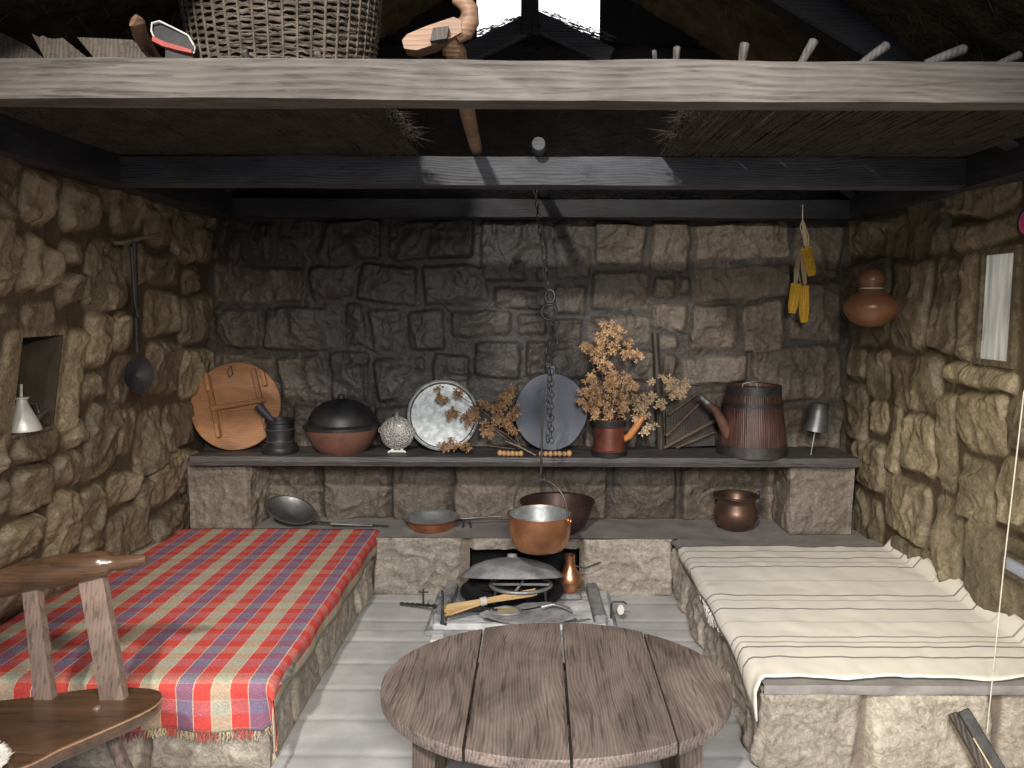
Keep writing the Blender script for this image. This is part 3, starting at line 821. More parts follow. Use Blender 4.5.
o = rough_board(MB(), -1.885, 1.75, 4.12, 4.478, SB, ST, 0.003, 3, 90).build('shelf_plank', 'shelf', None, 35, loc=(0, 4.3, SB))
tag(o, 'long dark weathered plank shelf resting on two stone blocks', 'shelf')

# ------------------------------------------------------------------ beams and roof
def beam(name, x0, x1, y0, y1, z0, z1, mat, label, seed, amp=.004, axis=0):
    o = rough_board(MB(), x0, x1, y0, y1, z0, z1, amp, seed, 90, axis).build(name, mat, None, 50, loc=((x0 + x1) / 2, (y0 + y1) / 2, z0))
    tag(o, label, 'beam')
    return o


def knot(parent, px, py, y, r, mat):
    c = at(px, py, 1, y)
    o = MB().lathe([(0, .004), (r * .35, .006), (r * .5, .003), (r * .75, .006), (r, 0), (r, -.01)], c, 24, Rto((0, -1, 0)), sy=1.15).build('knot', mat, parent, 60)


bm1 = beam('tie_beam', -1.95, 1.95, 1.90, 1.985, 2.082, 2.176, 'beam_grey', 'pale weathered front beam across the whole top of the picture', 7)
bm2 = beam('tie_beam', -1.92, 1.90, 3.20, 3.32, 2.078, 2.19, 'beam_mid', 'blackened middle beam with a round knot, behind the pale beam', 8)
beam('wall_plate', -1.90, 1.86, 4.36, 4.50, 2.075, 2.175, 'beam_dark', 'blackened beam lying along the top of the back wall', 9)
beam('wall_plate', -1.90, -1.70, 1.5, 4.36, 2.075, 2.20, 'beam_dark_y', 'blackened beam lying along the top of the left wall', 10, axis=1)
beam('wall_plate', 1.74, 1.90, 1.5, 4.36, 2.075, 2.20, 'beam_dark_y', 'blackened beam lying along the top of the right wall', 12, axis=1)

knot(bm1, 294, 86, 1.902, .021, 'beam_grey'); knot(bm2, 581, 172, 3.202, .040, 'beam_mid')
rnd = random.Random(3)
WX = 1.92


def roof_patch(fn, nu, nv, nrm, seed):
    U, V = np.meshgrid(np.linspace(0, 1, nu), np.linspace(0, 1, nv))
    P = fn(U, V)
    h = fbm(P[..., 0] * 3, P[..., 1] * 3, P[..., 2] * 3, o=3, s=seed) * 0.05 + ridged(P[..., 0] * 30, P[..., 1] * 30, P[..., 2] * 5, o=2, s=seed + 3) * 0.012
    P = P + np.array(nrm) * h[..., None]
    return P


roof = MB()
def add_grid(mb, P):
    nv, nu = P.shape[:2]; o = len(mb.v)
    mb.v.extend(map(tuple, P.reshape(-1, 3).tolist()))
    I = np.arange(nu * nv).reshape(nv, nu) + o
    mb.f.extend(map(tuple, np.stack([I[:-1, :-1], I[:-1, 1:], I[1:, 1:], I[1:, :-1]], -1).reshape(-1, 4).tolist()))


SL = 0.57
YG = 3.78
def side(sg, U, V):
    # V from eave to ridge, U from front to the gable wall / hip line
    x = sg * WX * (1 - V)
    z = 2.20 + SL * (WX - np.abs(x))
    yh = np.maximum(4.5 - 0.72 * (z - 2.20) / 0.62, YG)
    y = 1.45 + U * (yh - 1.45)
    return np.stack([x, y, z], -1)


def backs(U, V):
    w = WX - V * 0.62 / SL
    x = (U * 2 - 1) * w
    y = 4.5 - 0.72 * V
    z = 2.20 + 0.62 * V
    return np.stack([x, y, z], -1)


add_grid(roof, roof_patch(lambda U, V: side(-1, U, V), 150, 90, (0.5, 0, -0.86), 3))
add_grid(roof, roof_patch(lambda U, V: side(1, U, V), 150, 90, (-0.5, 0, -0.86), 4))
ceil = struct(roof.build('ceiling', 'thatch', None, 180))
sm = ceil.modifiers.new('thickness', 'SOLIDIFY'); sm.thickness = 0.05; sm.offset = 0
mb = MB(); add_grid(mb, roof_patch(backs, 150, 60, (0, -0.6, -0.8), 5))
bk = mb.build('rear_slope', 'thatch_dark_void', ceil, 180); bk['kind'] = 'structure'
sm = bk.modifiers.new('thickness', 'SOLIDIFY'); sm.thickness = 0.05; sm.offset = 0
# loose straw hanging from the roof and its smoke opening
hs = MB()
def straw(mb, p, d, L, r=0.0016):
    p = Vector(p); d = Vector(d).normalized(); s_ = d.cross(Vector((0.3, 0.5, 0.8))).normalized() * r; u = d.cross(s_).normalized() * r
    q = p + d * L
    mb.add([p + s_, p - s_ * .5 + u, p - s_ * .5 - u, q], [(0, 1, 3), (1, 2, 3), (2, 0, 3)])
for i in range(1500):
    k = .36 + .64 * rnd.random(); V_ = rnd.random()
    if k < .35: x = rnd.uniform(-1, 1) * (WX - V_ * 1.6); y = 4.5 - .72 * V_; z = 2.2 + .62 * V_; d = (rnd.uniform(-.4, .4), rnd.uniform(-.3, .5), -rnd.uniform(.2, .9))
    else:
        sg = -1 if k < .67 else 1; x = sg * (WX - V_ * 1.6); y = rnd.uniform(1.5, 4.4 - .6 * V_); z = 2.2 + SL * (WX - abs(x)); d = (sg * rnd.uniform(-.2, .8), rnd.uniform(-.6, .6), -rnd.uniform(.2, .8))
    straw(hs, (x, y, z - .02), d, rnd.uniform(.04, .12), 0.0013)
for i in range(420):
    s = rnd.uniform(-1, 1); x = .32 * s
    straw(hs, (x, 3.79 + rnd.uniform(-.03, .05), 2.83 + .125 * (1 - abs(s)) + rnd.uniform(-.02, .03)), (-.9 * (1 if s > 0 else -1) * -1, rnd.uniform(-.3, .3), -.35 + rnd.uniform(-.15, .25)), rnd.uniform(.05, .13), .002)
o = hs.build('loose_straw', 'straw_grey', ceil); o['kind'] = 'stuff'

# rafters and gablet timbers
def rafter(a, b, label, w=.07, h=.10, mat='beam_dark'):
    o = MB().beam(Vector(a), Vector(b), w, h, bev=.008).build('rafter', mat, None); tag(o, label, 'rafter'); return o
rafter((1.80, 4.36, 2.20), (.82, 3.80, 2.74), 'blackened hip rafter rising from the right rear corner of the room')
rafter((-1.80, 4.36, 2.20), (-.82, 3.80, 2.74), 'blackened hip rafter rising from the left rear corner of the room')
rafter((1.86, 2.9, 2.17), (.06, 2.9, 3.16), 'dark sloping rafter over the right half of the pale front beam', .09, .12)
rafter((-1.86, 2.95, 2.17), (-.06, 2.95, 3.16), 'dark sloping rafter behind the wicker basket', .09, .12)
t = thing('gablet_frame', 'dark chevron timbers with an upright post in front of the bright roof opening', 'roof timber', (0, 3.76, 2.7))
MB().beam((-.36, 3.75, 2.745), (.0, 3.75, 2.91), .05, .085, bev=.005).beam((.34, 3.75, 2.745), (-.02, 3.75, 2.91), .05, .085, bev=.005).build('chevron_board', 'beam_mid', t)
MB().beam((-.055, 3.72, 2.84), (-.055, 3.72, 3.22), .05, .05, bev=.004, up=(0, 1, 0)).beam((-.015, 3.735, 2.84), (-.015, 3.735, 3.22), .035, .03, bev=.004, up=(0, 1, 0)).build('king_post', 'beam_dark', t)
MB().prism([(-.85, 2.70), (.85, 2.70), (.80, 2.80), (.31, 2.80), (.0, 2.93), (-.33, 2.80), (-.80, 2.80)], (0, 3.80, 0), (1, 0, 0), (0, 0, 1), (0, 1, 0), .03).build('back_board', 'black', t)
for sg in (-1, 1):
    MB().prism([(sg * .29, 2.78), (sg * 1.0, 2.60), (sg * .95, 2.77), (sg * .29, 3.13)][::sg], (0, 3.79, 0), (1, 0, 0), (0, 0, 1), (0, 1, 0), .03).build('side_board', 'black', t)
# bright daylight panel of the museum roof beyond the opening
o = struct(MB().box((0.0, 5.6, 3.75), (2.4, .04, 1.4)).build('window_3', 'skylight'), 'bright skylight seen through the roof opening')

# loft mats of twigs lying across the two tie beams
def loft_mat(x0, x1, ragged, label):
    mb = MB(); R = random.Random(int(abs(x0) * 100))
    n = int((x1 - x0) / 0.012)
    for i in range(n):
        x = x0 + (x1 - x0) * i / n
        ya = 1.99 + R.uniform(.02, .06); yb = 3.30 + R.uniform(-.06, .05)
        pts = [(x + R.uniform(-.006, .006), ya + (yb - ya) * k / 5, 2.199 + R.uniform(-.003, .004)) for k in range(6)]
        mb.tube(pts, R.uniform(.006, .0085), 5)
    for i in range(700):
        e = ragged
        if R.random() < .6: x = e + R.uniform(-.04, .03); 
        else: x = R.uniform(x0, x1)
        straw(mb, (x, R.uniform(2.1, 2.98), 2.20 + R.uniform(0, .02)), (R.uniform(-1, 1), R.uniform(-1, 1), R.uniform(-.5, .2)), R.uniform(.03, .10), .0022)
    o = mb.build('twig_mat', 'thatch_pale', None, None, loc=((x0 + x1) / 2, 2.6, 2.2)); tag(o, label, 'twig mat'); return o
loft_mat(-1.72, -.48, -.48, 'ragged brown twig mat lying on the beams under the wicker basket')
loft_mat(.50, 1.72, .50, 'ragged brown twig mat lying on the beams at the right half')

# ------------------------------------------------------------------ things on the loft
# wicker basket
bx, by, bz = -.80, 2.52, 2.225
t = thing('wicker_basket', 'large grey wicker basket standing on the loft behind the pale beam', 'basket', (bx, by, bz))
w = MB(); NS = 44
for rI in range(40):
    z = bz + .012 + rI * .0094; rr = .262 + .042 * rI / 40
    pts = []
    for k in range(NS * 3):
        a = 2 * math.pi * k / (NS * 3); ph = (k / 3.0 * math.pi) + (rI % 2) * math.pi
        r2 = rr + .007 * math.sin(ph) + rnd.uniform(-.002, .002)
        pts.append((bx + r2 * math.cos(a), by + r2 * math.sin(a) * .95, z + rnd.uniform(-.003, .003)))
    w.tube(pts, .0042, 5, closed=True)
w.build('woven_wall', 'wicker', t, 60)
s_ = MB()
for k in range(NS):
    a = 2 * math.pi * k / NS; s_.tube([(bx + .262 * math.cos(a), by + .25 * math.sin(a), bz + .004), (bx + .312 * math.cos(a), by + .297 * math.sin(a), bz + .40)], .004, 6)
s_.build('stakes', 'wicker', t)
w = MB(); w.lathe([(0, 0.002), (.255, .002), (.255, .012), (0, .012)], (bx, by, bz), 40, sy=.95); w.build('basket_base', 'wicker', t)
w = MB()
for q in range(2):
    w.tube([(bx + (.310 + q * .01) * math.cos(a / 40 * 2 * math.pi), by + .295 * math.sin(a / 40 * 2 * math.pi), bz + .395 + .008 * q + .006 * math.sin(a * 1.57 + q * 3)) for a in range(40)], .011, 7, closed=True)
w.build('rim', 'wicker', t, 60)

# carved wooden hook tool
t = thing('wooden_hoe', 'pale carved wooden hoe with curved crook lying across both beams', 'hoe', (-.22, 2.0, 2.2))
hp = MB()
def hx(px, py, y=1.93): p = at(px, py, 1, y); return p
prof = [(404, 44), (409, 38), (428, 30), (443, 25), (455, 21), (462, 24), (463, 36), (452, 42), (436, 48), (418, 54), (406, 52)]
pts = [hx(x, y) for x, y in prof]; c0 = hx(430, 40)
hp.prism([((p - c0).x, (p - c0).z) for p in pts], c0, (1, 0, 0), (0, 0, 1), (0, 1, 0), .055)
hp.build('head', 'wood_pale', t)
MB().tube([hx(455, 36), hx(464, 30), hx(470, 20), hx(470, 10), hx(464, 2), hx(455, -3)], [.02, .026, .024, .022, .02, .016], 10).build('crook', 'wood_pale', t, 60)
MB().tube([hx(450, 36, 1.945), hx(452, 50, 1.96), (-.205, 1.985, 2.222), (-.235, 2.7, 2.222), (-.252, 3.26, 2.222)], [.026, .026, .026, .026, .024], 10).build('handle', 'wood_pale', t, 60)
hw = MB(); c0 = hx(440, 36, 1.895); hw.prism([(-.022, -.016), (.018, -.01), (.022, .018), (-.014, .014)], c0, (1, 0, 0), (0, 0, 1), (0, 1, 0), .03); hw.build('wedge', 'wood_dark', t)

# things at the left end of the loft
def leaning_plank(p0, p1, p2, p3, label, mat='plank'):
    a = [at(*p0, 1, 2.06), at(*p1, 1, 2.06)]; O = a[0]
    mb = MB()
    Xv = (a[1] - a[0])
    back = Vector((p2[0], .55, .0))
    N = Vector((0, 0, 1))
    v0 = [O, a[1], a[1] + back, O + back]
    th = Vector((.0, 0, -.022))
    return mb, v0
def loft_board(pa, pb, dx, label, mat='plank', y0=2.05, L=.6, thick=.02):
    """board whose near end runs between two picture points and which slopes down onto the mat behind"""
    A, B = at(*pa, 1, y0), at(*pb, 1, y0)
    zb = 2.235
    C = Vector((B.x + dx, y0 + L, zb)); D = Vector((A.x + dx, y0 + L, zb))
    n = (B - A).cross(C - B).normalized(); n = n if n.z > 0 else -n
    vs = [A, B, C, D]; vs = vs + [p - n * thick for p in vs]
    fs = [(0, 1, 2, 3), (7, 6, 5, 4), (0, 4, 5, 1), (1, 5, 6, 2), (2, 6, 7, 3), (3, 7, 4, 0)]
    o = MB().add(vs, fs).build('wooden_board', mat, None, loc=A); return tag(o, label, 'board')
def edge_board(q, y0, lean, label, rough=0.0, mat='plank'):
    P = [at(x, y, 1, y0) for x, y in q]; O = P[-1]
    if rough:
        R_2 = random.Random(int(q[0][0])); top = []
        for i in range(9):
            p = P[0] + (P[1] - P[0]) * (i / 8); top.append(p + Vector((0, 0, R_2.uniform(-rough, rough))))
        P = top + P[2:]
    n = Vector((0, math.cos(lean), -math.sin(lean))); Y_ = Vector((0, math.sin(lean), math.cos(lean)))
    o = MB().prism([((p - O).x, (p - O).z) for p in P], O, (1, 0, 0), Y_, n, .024).build('wooden_board', mat, None, loc=O)
    return tag(o, label, 'board')
edge_board([(-12, 26), (27, 46), (48, 62), (-12, 62)], 2.16, .3, 'dark brown board end at the far left on top of the pale beam')
edge_board([(30, 33), (62, 40), (92, 62), (48, 62)], 2.10, .25, 'split rough-edged brown board on the pale beam, left of the smooth board', .006)
edge_board([(76, 37), (132, 40), (158, 62), (98, 62)], 2.10, .25, 'smooth grey board with a pale top edge on the pale beam, beside the round stick')
p = at(133, 20, 1, 1.97)
t = MB().tube([p, p + Vector((.006, .008, -.004)), at(140, 34, 1, 2.05), at(152, 56, 1, 2.16), Vector((at(158, 60, 1, 2.2).x, 2.27, 2.225))], [.0165, .0185, .0185, .0185, .0185], 12)
o = t.build('round_stick', 'wood_pale', None, 60, loc=p); tag(o, 'round pale stick with a cut white end leaning over the beam', 'stick')
t = thing('leather_shoe', 'black oval leather piece with white stitched rim and red lining on the beam', 'leather piece', at(176, 55, 1, 1.96))
c0 = at(177, 41, 1, 1.96); sc = 1.96 / 770
ol = [(-20, -14), (-13, -16), (0, -10), (14, -3), (20, 8), (19, 13), (8, 9), (-6, 5), (-18, 1), (-21, -7)]
MB().prism([(x * sc, -y * sc) for x, y in ol], c0, (1, 0, 0), (0, 0.2, .98), (0, .98, -.2), .03).build('upper', 'leather', t)
MB().tube([c0 + Vector((x * sc, -.017, -y * sc)) for x, y in ol], .0022, 6, closed=True).build('stitched_rim', 'white', t)
MB().prism([(x * sc, -y * sc) for x, y in [(-20, -2), (-8, 4), (6, 8), (18, 12), (18, 15), (4, 12), (-10, 8), (-20, 3)]], c0 + Vector((0, -.014, 0)), (1, 0, 0), (0, 0.2, .98), (0, .98, -.2), .012).build('lining', 'red', t)
MB().prism([(x * sc, -y * sc) for x, y in [(-9, 8), (6, 12), (18, 14), (17, 18), (-10, 18)]], c0 + Vector((0, .0, 0)), (1, 0, 0), (0, 0.0, 1), (0, 1, 0), .026).build('sole', 'leather', t)

# pegs rising from the top of the pale beam
pegs = [((247, 59), (243, 50), .010), ((320, 59), (316, 51), .008), ((655, 60), (654, 50), .006), ((676, 60), (677, 46), .009), ((742, 60), (745, 42), .012), ((803, 60), (815, 39), .012), ((865, 61), (889, 44), .012), ((930, 62), (967, 48), .013), ((1003, 62), (1022, 54), .010)]
where = ['in front of the basket, left one', 'in front of the basket, right one', 'thin short one right of the roof opening', 'short one just right of the thin one', 'upright dark one near the pale beam middle', 'leaning, directly right of the upright dark one', 'leaning, directly left of the longest flattest one', 'longest and flattest of the row', 'at the far right end of the beam']
for (a, b, r), wl in zip(pegs, where):
    A, B = at(*a, 1, 1.955), at(*b, 1, 1.94)
    A = A + (A - B).normalized() * 0.012
    d = B - A
    o = MB().tube([A, A + d * .5, A + d * .93, B], [r * .75, r * .95, r, r * .5], 8).build('wooden_peg', 'peg', None, 60, loc=A)
    tag(o, 'grey wooden peg on the pale beam, ' + wl, 'peg', 'pegs along the pale beam')

# pole end above the middle beam, carrying the chain
o = MB().tube([(.003, 3.10, 2.222), (.003, 3.12, 2.222), (.02, 3.8, 2.225), (.03, 4.42, 2.215)], [.026, .029, .03, .03], 12).build('roof_pole', 'beam_mid', None, 60, loc=(.02, 3.1, 2.22))
tag(o, 'round-ended pole lying over the middle beam, carrying the chain', 'pole')

# ------------------------------------------------------------------ chain, hook and hanging copper pot
PX, PY = .017, 3.70
t = thing('pot_chain', 'long black iron chain with rings hanging over the fireplace', 'chain', (PX, PY, 2.2))
def link(mb, c, ang, L=.020, W=.009, r=.0026):
    pts = []
    for k in range(12):
        a = 2 * math.pi * k / 12; px_ = W * math.cos(a); pz = L * math.sin(a)
        pts.append((c[0] + px_ * math.cos(ang), c[1] + px_ * math.sin(ang), c[2] + pz))
    mb.tube(pts, r, 5, closed=True)
cm = MB()
z = 2.19; i = 0
zr = at(549, 312, 1, PY).z
while z > zr + .05:
    f = (2.19 - z) / (2.19 - zr); link(cm, (PX - .035 + .075 * f, PY, z), (i % 2) * 1.57 + .3); z -= .031; i += 1
cm.tube([(PX - .035 + .032 * math.cos(a), PY + .0, 2.222 + .038 * math.sin(a)) for a in [k * .5236 for k in range(12)]], .004, 6, closed=True)
cm.build('upper_links', 'iron', t, 60)
rg = MB(); rc = at(549, 312, 1, PY)
rg.tube([rc + Vector((.036 * math.cos(a), 0, .036 * math.sin(a))) for a in [k * math.pi / 9 for k in range(18)]], .007, 8, closed=True)
rc2 = at(550, 296, 1, PY); rg.tube([rc2 + Vector((.022 * math.cos(a), 0, .03 * math.sin(a))) for a in [k * math.pi / 8 for k in range(16)]], .005, 6, closed=True)
rg.build('iron_ring', 'iron', t, 60)
cm = MB(); z = zr - .055; i = 0; zb_ = at(549, 440, 1, PY).z
while z > zb_:
    link(cm, (rc.x + .004 * math.sin(i), PY, z), (i % 2) * 1.57 + .5, .021, .011, .0032); z -= .033; i += 1
for k, (x, y) in enumerate([(552, 330), (554, 342), (553, 352)]):
    link(cm, at(x, y, 1, PY - .01), .4 * k, .028, .018, .0035)
z = at(551, 372, 1, PY).z; i = 0
while z > at(549, 445, 1, PY).z:
    link(cm, (rc.x + .016, PY + .01, z), (i % 2) * 1.57, .018, .010, .0028); z -= .028; i += 1
cm.build('lower_links', 'iron', t, 60)
hk = MB(); a = at(543, 398, 1, PY); b = at(541, 474, 1, PY)
hk.tube([a + Vector((-.02, 0, .0)), a + Vector((-.022, 0, .03)), a + Vector((0, 0, .045)), a + Vector((.02, 0, .03)), a + Vector((.012, 0, -.01)), a + Vector((-.004, 0, -.03)), (a + b) / 2, b + Vector((0, 0, .0)), b + Vector((-.012, 0, -.022)), b + Vector((-.002, 0, -.036)), b + Vector((.016, 0, -.028)), b + Vector((.02, 0, -.008))], .0055, 8)
hk.build('pot_hook', 'iron', t, 60)

t = thing('copper_pot', 'bright copper pot hanging by its bail from the chain over the fire', 'pot', (PX, PY, .390))
R_ = .157; zt, zb = .572, .390
MB().lathe([(0, zb), (.09, zb), (.118, zb + .010), (.136, zb + .035), (.150, zb + .09), (R_ - .003, zt - .008), (R_ + .004, zt - .004), (R_ + .004, zt + .002), (R_ - .002, zt + .002), (R_ - .006, zt - .006)], (PX, PY, 0), 56).build('body', 'copper', t, 40)
MB().lathe([(R_ - .0045, zt + .001), (R_ - .008, zt - .01), (.143, zb + .07), (.11, zb + .012), (0, zb + .006)], (PX, PY, 0), 56).build('tinned_lining', 'tin', t, 180)
bl = MB(); ba = .55  # bail swings slightly turned
pts = []
for k in range(21):
    a_ = math.pi * k / 20
    pts.append((PX + R_ * .98 * math.cos(a_) * math.cos(ba), PY + R_ * .98 * math.cos(a_) * math.sin(-ba), zt - .0 + .172 * math.sin(a_) ** .8))
bl.tube(pts, .0048, 8); bl.build('bail', 'tin_dull', t, 60)
for sg in (1, -1):
    c = Vector((PX + sg * R_ * 1.01 * math.cos(ba), PY - sg * R_ * 1.01 * math.sin(ba), zt - .012))
    d = Vector((math.cos(ba), -math.sin(ba), 0)) * sg; s2 = Vector((d.y, -d.x, 0))
    MB().tube([c + s2 * .015 * math.cos(q) + Vector((0, 0, .015 * math.sin(q))) + d * .006 for q in [k * math.pi / 6 for k in range(12)]], .0045, 6, closed=True).tube([c - Vector((0, 0, .025)) + s2 * -.012, c - Vector((0, 0, .028)) + s2 * .012], .004, 6).build('ear', 'copper' if sg > 0 else 'brass', t, 60)

# ------------------------------------------------------------------ things on the shelf
def pxm(y): return y / 766.0
# round board with battens
c = at(236, 406, 1, 4.33); r = 44.5 * pxm(4.33) * 1.0
tilt = math.radians(14); nrm = Vector((0.06, -math.cos(tilt), math.sin(tilt))).normalized()
Rb = Rto(nrm); c.z = ST + .004 + r * math.cos(tilt)
t = thing('round_wooden_board', 'round orange-brown low table leaning upside down on the wall at the shelf end', 'round table', (c.x, c.y, ST))
MB().lathe([(0, -.011), (r - .004, -.011), (r, -.006), (r, .006), (r - .004, .011), (0, .011)], c, 64, Rb).build('tabletop', 'wood_board', t, 40)
def onb(dx, dy, h=.0): return c + Rb @ Vector((dx, dy, h))
s0 = pxm(4.33)
def bpt(px, py, h): 
    return onb((px - 236) * s0, -(py - 406) * s0, h)
# make sure local y axis points up
if (Rb @ Vector((0, 1, 0))).z < 0:
    def bpt(px, py, h): return onb(-(px - 236) * s0, (py - 406) * s0, h)
MB().beam(bpt(207, 376, .022), bpt(223, 437, .022), .030, .02, up=nrm, bev=.004).build('batten', 'wood_batten', t)
MB().beam(bpt(252, 369, .022), bpt(269, 430, .022), .030, .02, up=nrm, bev=.004).build('batten', 'wood_batten', t)
MB().beam(bpt(214, 410, .042), bpt(267, 400, .042), .026, .02, up=nrm, bev=.004).build('crossbar', 'wood_board', t)
for (a_, b_) in (((207, 374), (211, 392)), ((220, 424), (223, 438)), ((262, 372), (266, 386))):
    MB().beam(bpt(*a_, .040), bpt(*b_, .040), .022, .02, up=nrm, bev=.003).build('leg_socket', 'wood_board', t)
MB().tube([bpt(229, 366, .018), bpt(227, 372, .022), bpt(229, 378, .018), bpt(232, 374, .02), bpt(230, 366, .018)], .003, 6).build('hanging_loop', 'iron_black', t)

# mortar and pestle
mc = Vector((at(281, 452, 2, ST).x, 4.24, ST)); k = pxm(4.24)
t = thing('mortar', 'small dark turned wooden mortar in front of the round board', 'mortar', mc)
MB().lathe([(0, 0), (17 * k, 0), (18 * k, 3 * k), (17 * k, 7 * k), (13.5 * k, 10 * k), (12.5 * k, 15 * k), (13.5 * k, 22 * k), (13 * k, 30 * k), (14 * k, 31 * k), (14 * k, 34 * k), (11 * k, 34 * k), (10 * k, 18 * k), (0, 16 * k)], mc, 36).build('body', 'iron_black', t, 40)
for zz, rr in ((12, 13.6), (24, 14)):
    MB().lathe([((rr - .8) * k, (zz - 1) * k), (rr * k, zz * k), ((rr - .8) * k, (zz + 1) * k)], mc, 36).build('turned_ring', 'tin_dull', t, 60)
a = mc + Vector((0.02, 0, 20 * k)); b = at(258, 405, 1, 4.20)
o = MB().tube([a, a + (b - a) * .6, a + (b - a) * .85, b], [.014, .017, .022, .024], 12).build('pestle', 'iron_blue', None, 60, loc=a)
tag(o, 'thick dark pestle leaning out of the turned mortar', 'pestle')

# clay pot with domed lid
pc = Vector((at(342, 452, 2, ST).x, 4.27, ST)); k = pxm(4.27)
t = thing('baking_pot', 'wide reddish clay pot under a black domed lid', 'pot', pc)
MB().lathe([(0, 0), (22 * k, 0), (28 * k, 6 * k), (33 * k, 15 * k), (35.5 * k, 22 * k), (36 * k, 25 * k), (33 * k, 25 * k), (31 * k, 14 * k), (0, 6 * k)], pc, 56).build('bowl', 'clay', t, 40)
MB().lathe([(36 * k, 25 * k), (38 * k, 25.5 * k), (38 * k, 28 * k), (33 * k, 30 * k), (32 * k, 36 * k), (27 * k, 44 * k), (18 * k, 50 * k), (8 * k, 53 * k), (4 * k, 54 * k), (3 * k, 58 * k), (0, 59 * k)], pc, 56).build('lid', 'iron_black', t, 40)

# engraved flask
fc = at(397, 433, 1, 4.24); k = pxm(4.24); fc.z = ST + .005 + 17.5 * k + .01
t = thing('engraved_flask', 'small round engraved metal flask on feet beside the tin tray', 'flask', (fc.x, fc.y, ST))
Rf = Rto((0, -1, .05))
mm, nt, bs = new_mat('engraved'); vv = coord(nt)
vo = nd(nt, 'ShaderNodeTexVoronoi', feature='DISTANCE_TO_EDGE'); vo.inputs['Scale'].default_value = 70; nt.links.new(vv, vo.inputs['Vector'])
ed = rng_n(nt, vo.outputs[0], 0.03, 0.12); nt.links.new(mixc(nt, ed, (0.62, 0.60, 0.56), (0.20, 0.195, 0.185)), bs.inputs['Base Color']); bs.inputs['Metallic'].default_value = .4; bs.inputs['Roughness'].default_value = .5
bump_n(nt, bs, ed, .6, .002); M['engraved'] = mm
MB().lathe([(0, -.03), (8 * k, -.027), (14 * k, -.015), (17 * k, 0), (14 * k, .017), (8 * k, .03), (0, .034)], fc, 40, Rf).build('body', 'engraved', t, 60)
MB().lathe([(2.5 * k, 0), (2.5 * k, 5 * k), (3.5 * k, 6 * k), (0, 7.5 * k)], fc + Vector((0, 0, 16 * k)), 16).build('neck', 'tin', t, 60)
ft = MB()
for sg in (-1, 1): ft.tube([fc + Vector((sg * 3 * k, 0, -15 * k)), fc + Vector((sg * 6 * k, -.005, -18 * k)), fc + Vector((sg * 9 * k, -.008, -19.5 * k))], .006, 8)
ft.tube([fc + Vector((-7 * k, -.006, -18.5 * k)), fc + Vector((7 * k, -.006, -18.5 * k))], .007, 8); ft.build('foot', 'white', t, 60)
for sg in (-1, 1): MB().tube([fc + Vector((sg * 17.0 * k + .007 * math.cos(q), 0, 3 * k + .014 * math.sin(q))) for q in [j * math.pi / 6 for j in range(12)]], .003, 6, closed=True).build('lug', 'tin', t, 60)

# tin tray
c = at(443, 413, 1, 4.33); r = 35.5 * pxm(4.33); tilt = math.radians(13); nrm = Vector((0.12, -math.cos(tilt), math.sin(tilt))).normalized(); Rb2 = Rto(nrm); c.z = ST + .003 + r * math.cos(tilt)
t = thing('tin_tray', 'round dented tin tray leaning on the back wall behind dried flowers', 'tray', (c.x, c.y, ST))
MB().lathe([(0, -.004), (r - .018, -.004), (r - .010, .020), (r, .024), (r, .030), (r - .014, .027), (r - .022, .003), (0, .003)], c, 64, Rb2).build('dish', 'tray_tin', t, 40)
MB().tube([c + Rb2 @ Vector(((r - .002) * math.cos(q), (r - .002) * math.sin(q), .028)) for q in [j * math.pi / 32 for j in range(64)]], .005, 7, closed=True).build('rolled_rim', 'tin_dull', t, 60)


def flower_clusters(name_list, rn, parent, mat, pname='dried_blossoms', size=.021, dens=1.5):
    mb = MB()
    for (cx, cy, y, rad, n) in name_list:
        cc = at(cx, cy, 1, y); R = rad * pxm(y)
        for i in range(int(n * dens)):
            d = Vector((rn.gauss(0, 1), rn.gauss(0, 1), rn.gauss(0, 1))).normalized() * R * rn.uniform(.35, 1.0)
            d.y *= .7
            p = cc + d; s = size * rn.uniform(.6, 1.2)
            ax = Vector((rn.uniform(-1, 1), rn.uniform(-1.4, .6), rn.uniform(-1, 1))).normalized(); Rm = Rto(ax)
            for q in range(4):      # four papery cupped bracts
                a0 = q * math.pi / 2 + rn.uniform(-.3, .3)
                e = lambda rr, aa, hh: p + Rm @ Vector((rr * math.cos(aa), rr * math.sin(aa), hh))
                o_ = len(mb.v)
                mb.v += [tuple(p), tuple(e(s * .7, a0 - .45, s * .18)), tuple(e(s, a0, s * .42)), tuple(e(s * .7, a0 + .45, s * .15)), tuple(e(s * .5, a0, s * .05))]
                mb.f += [(o_, o_ + 1, o_ + 4), (o_ + 1, o_ + 2, o_ + 4), (o_ + 2, o_ + 3, o_ + 4), (o_ + 3, o_, o_ + 4)]
    return mb.build(pname, mat, parent)


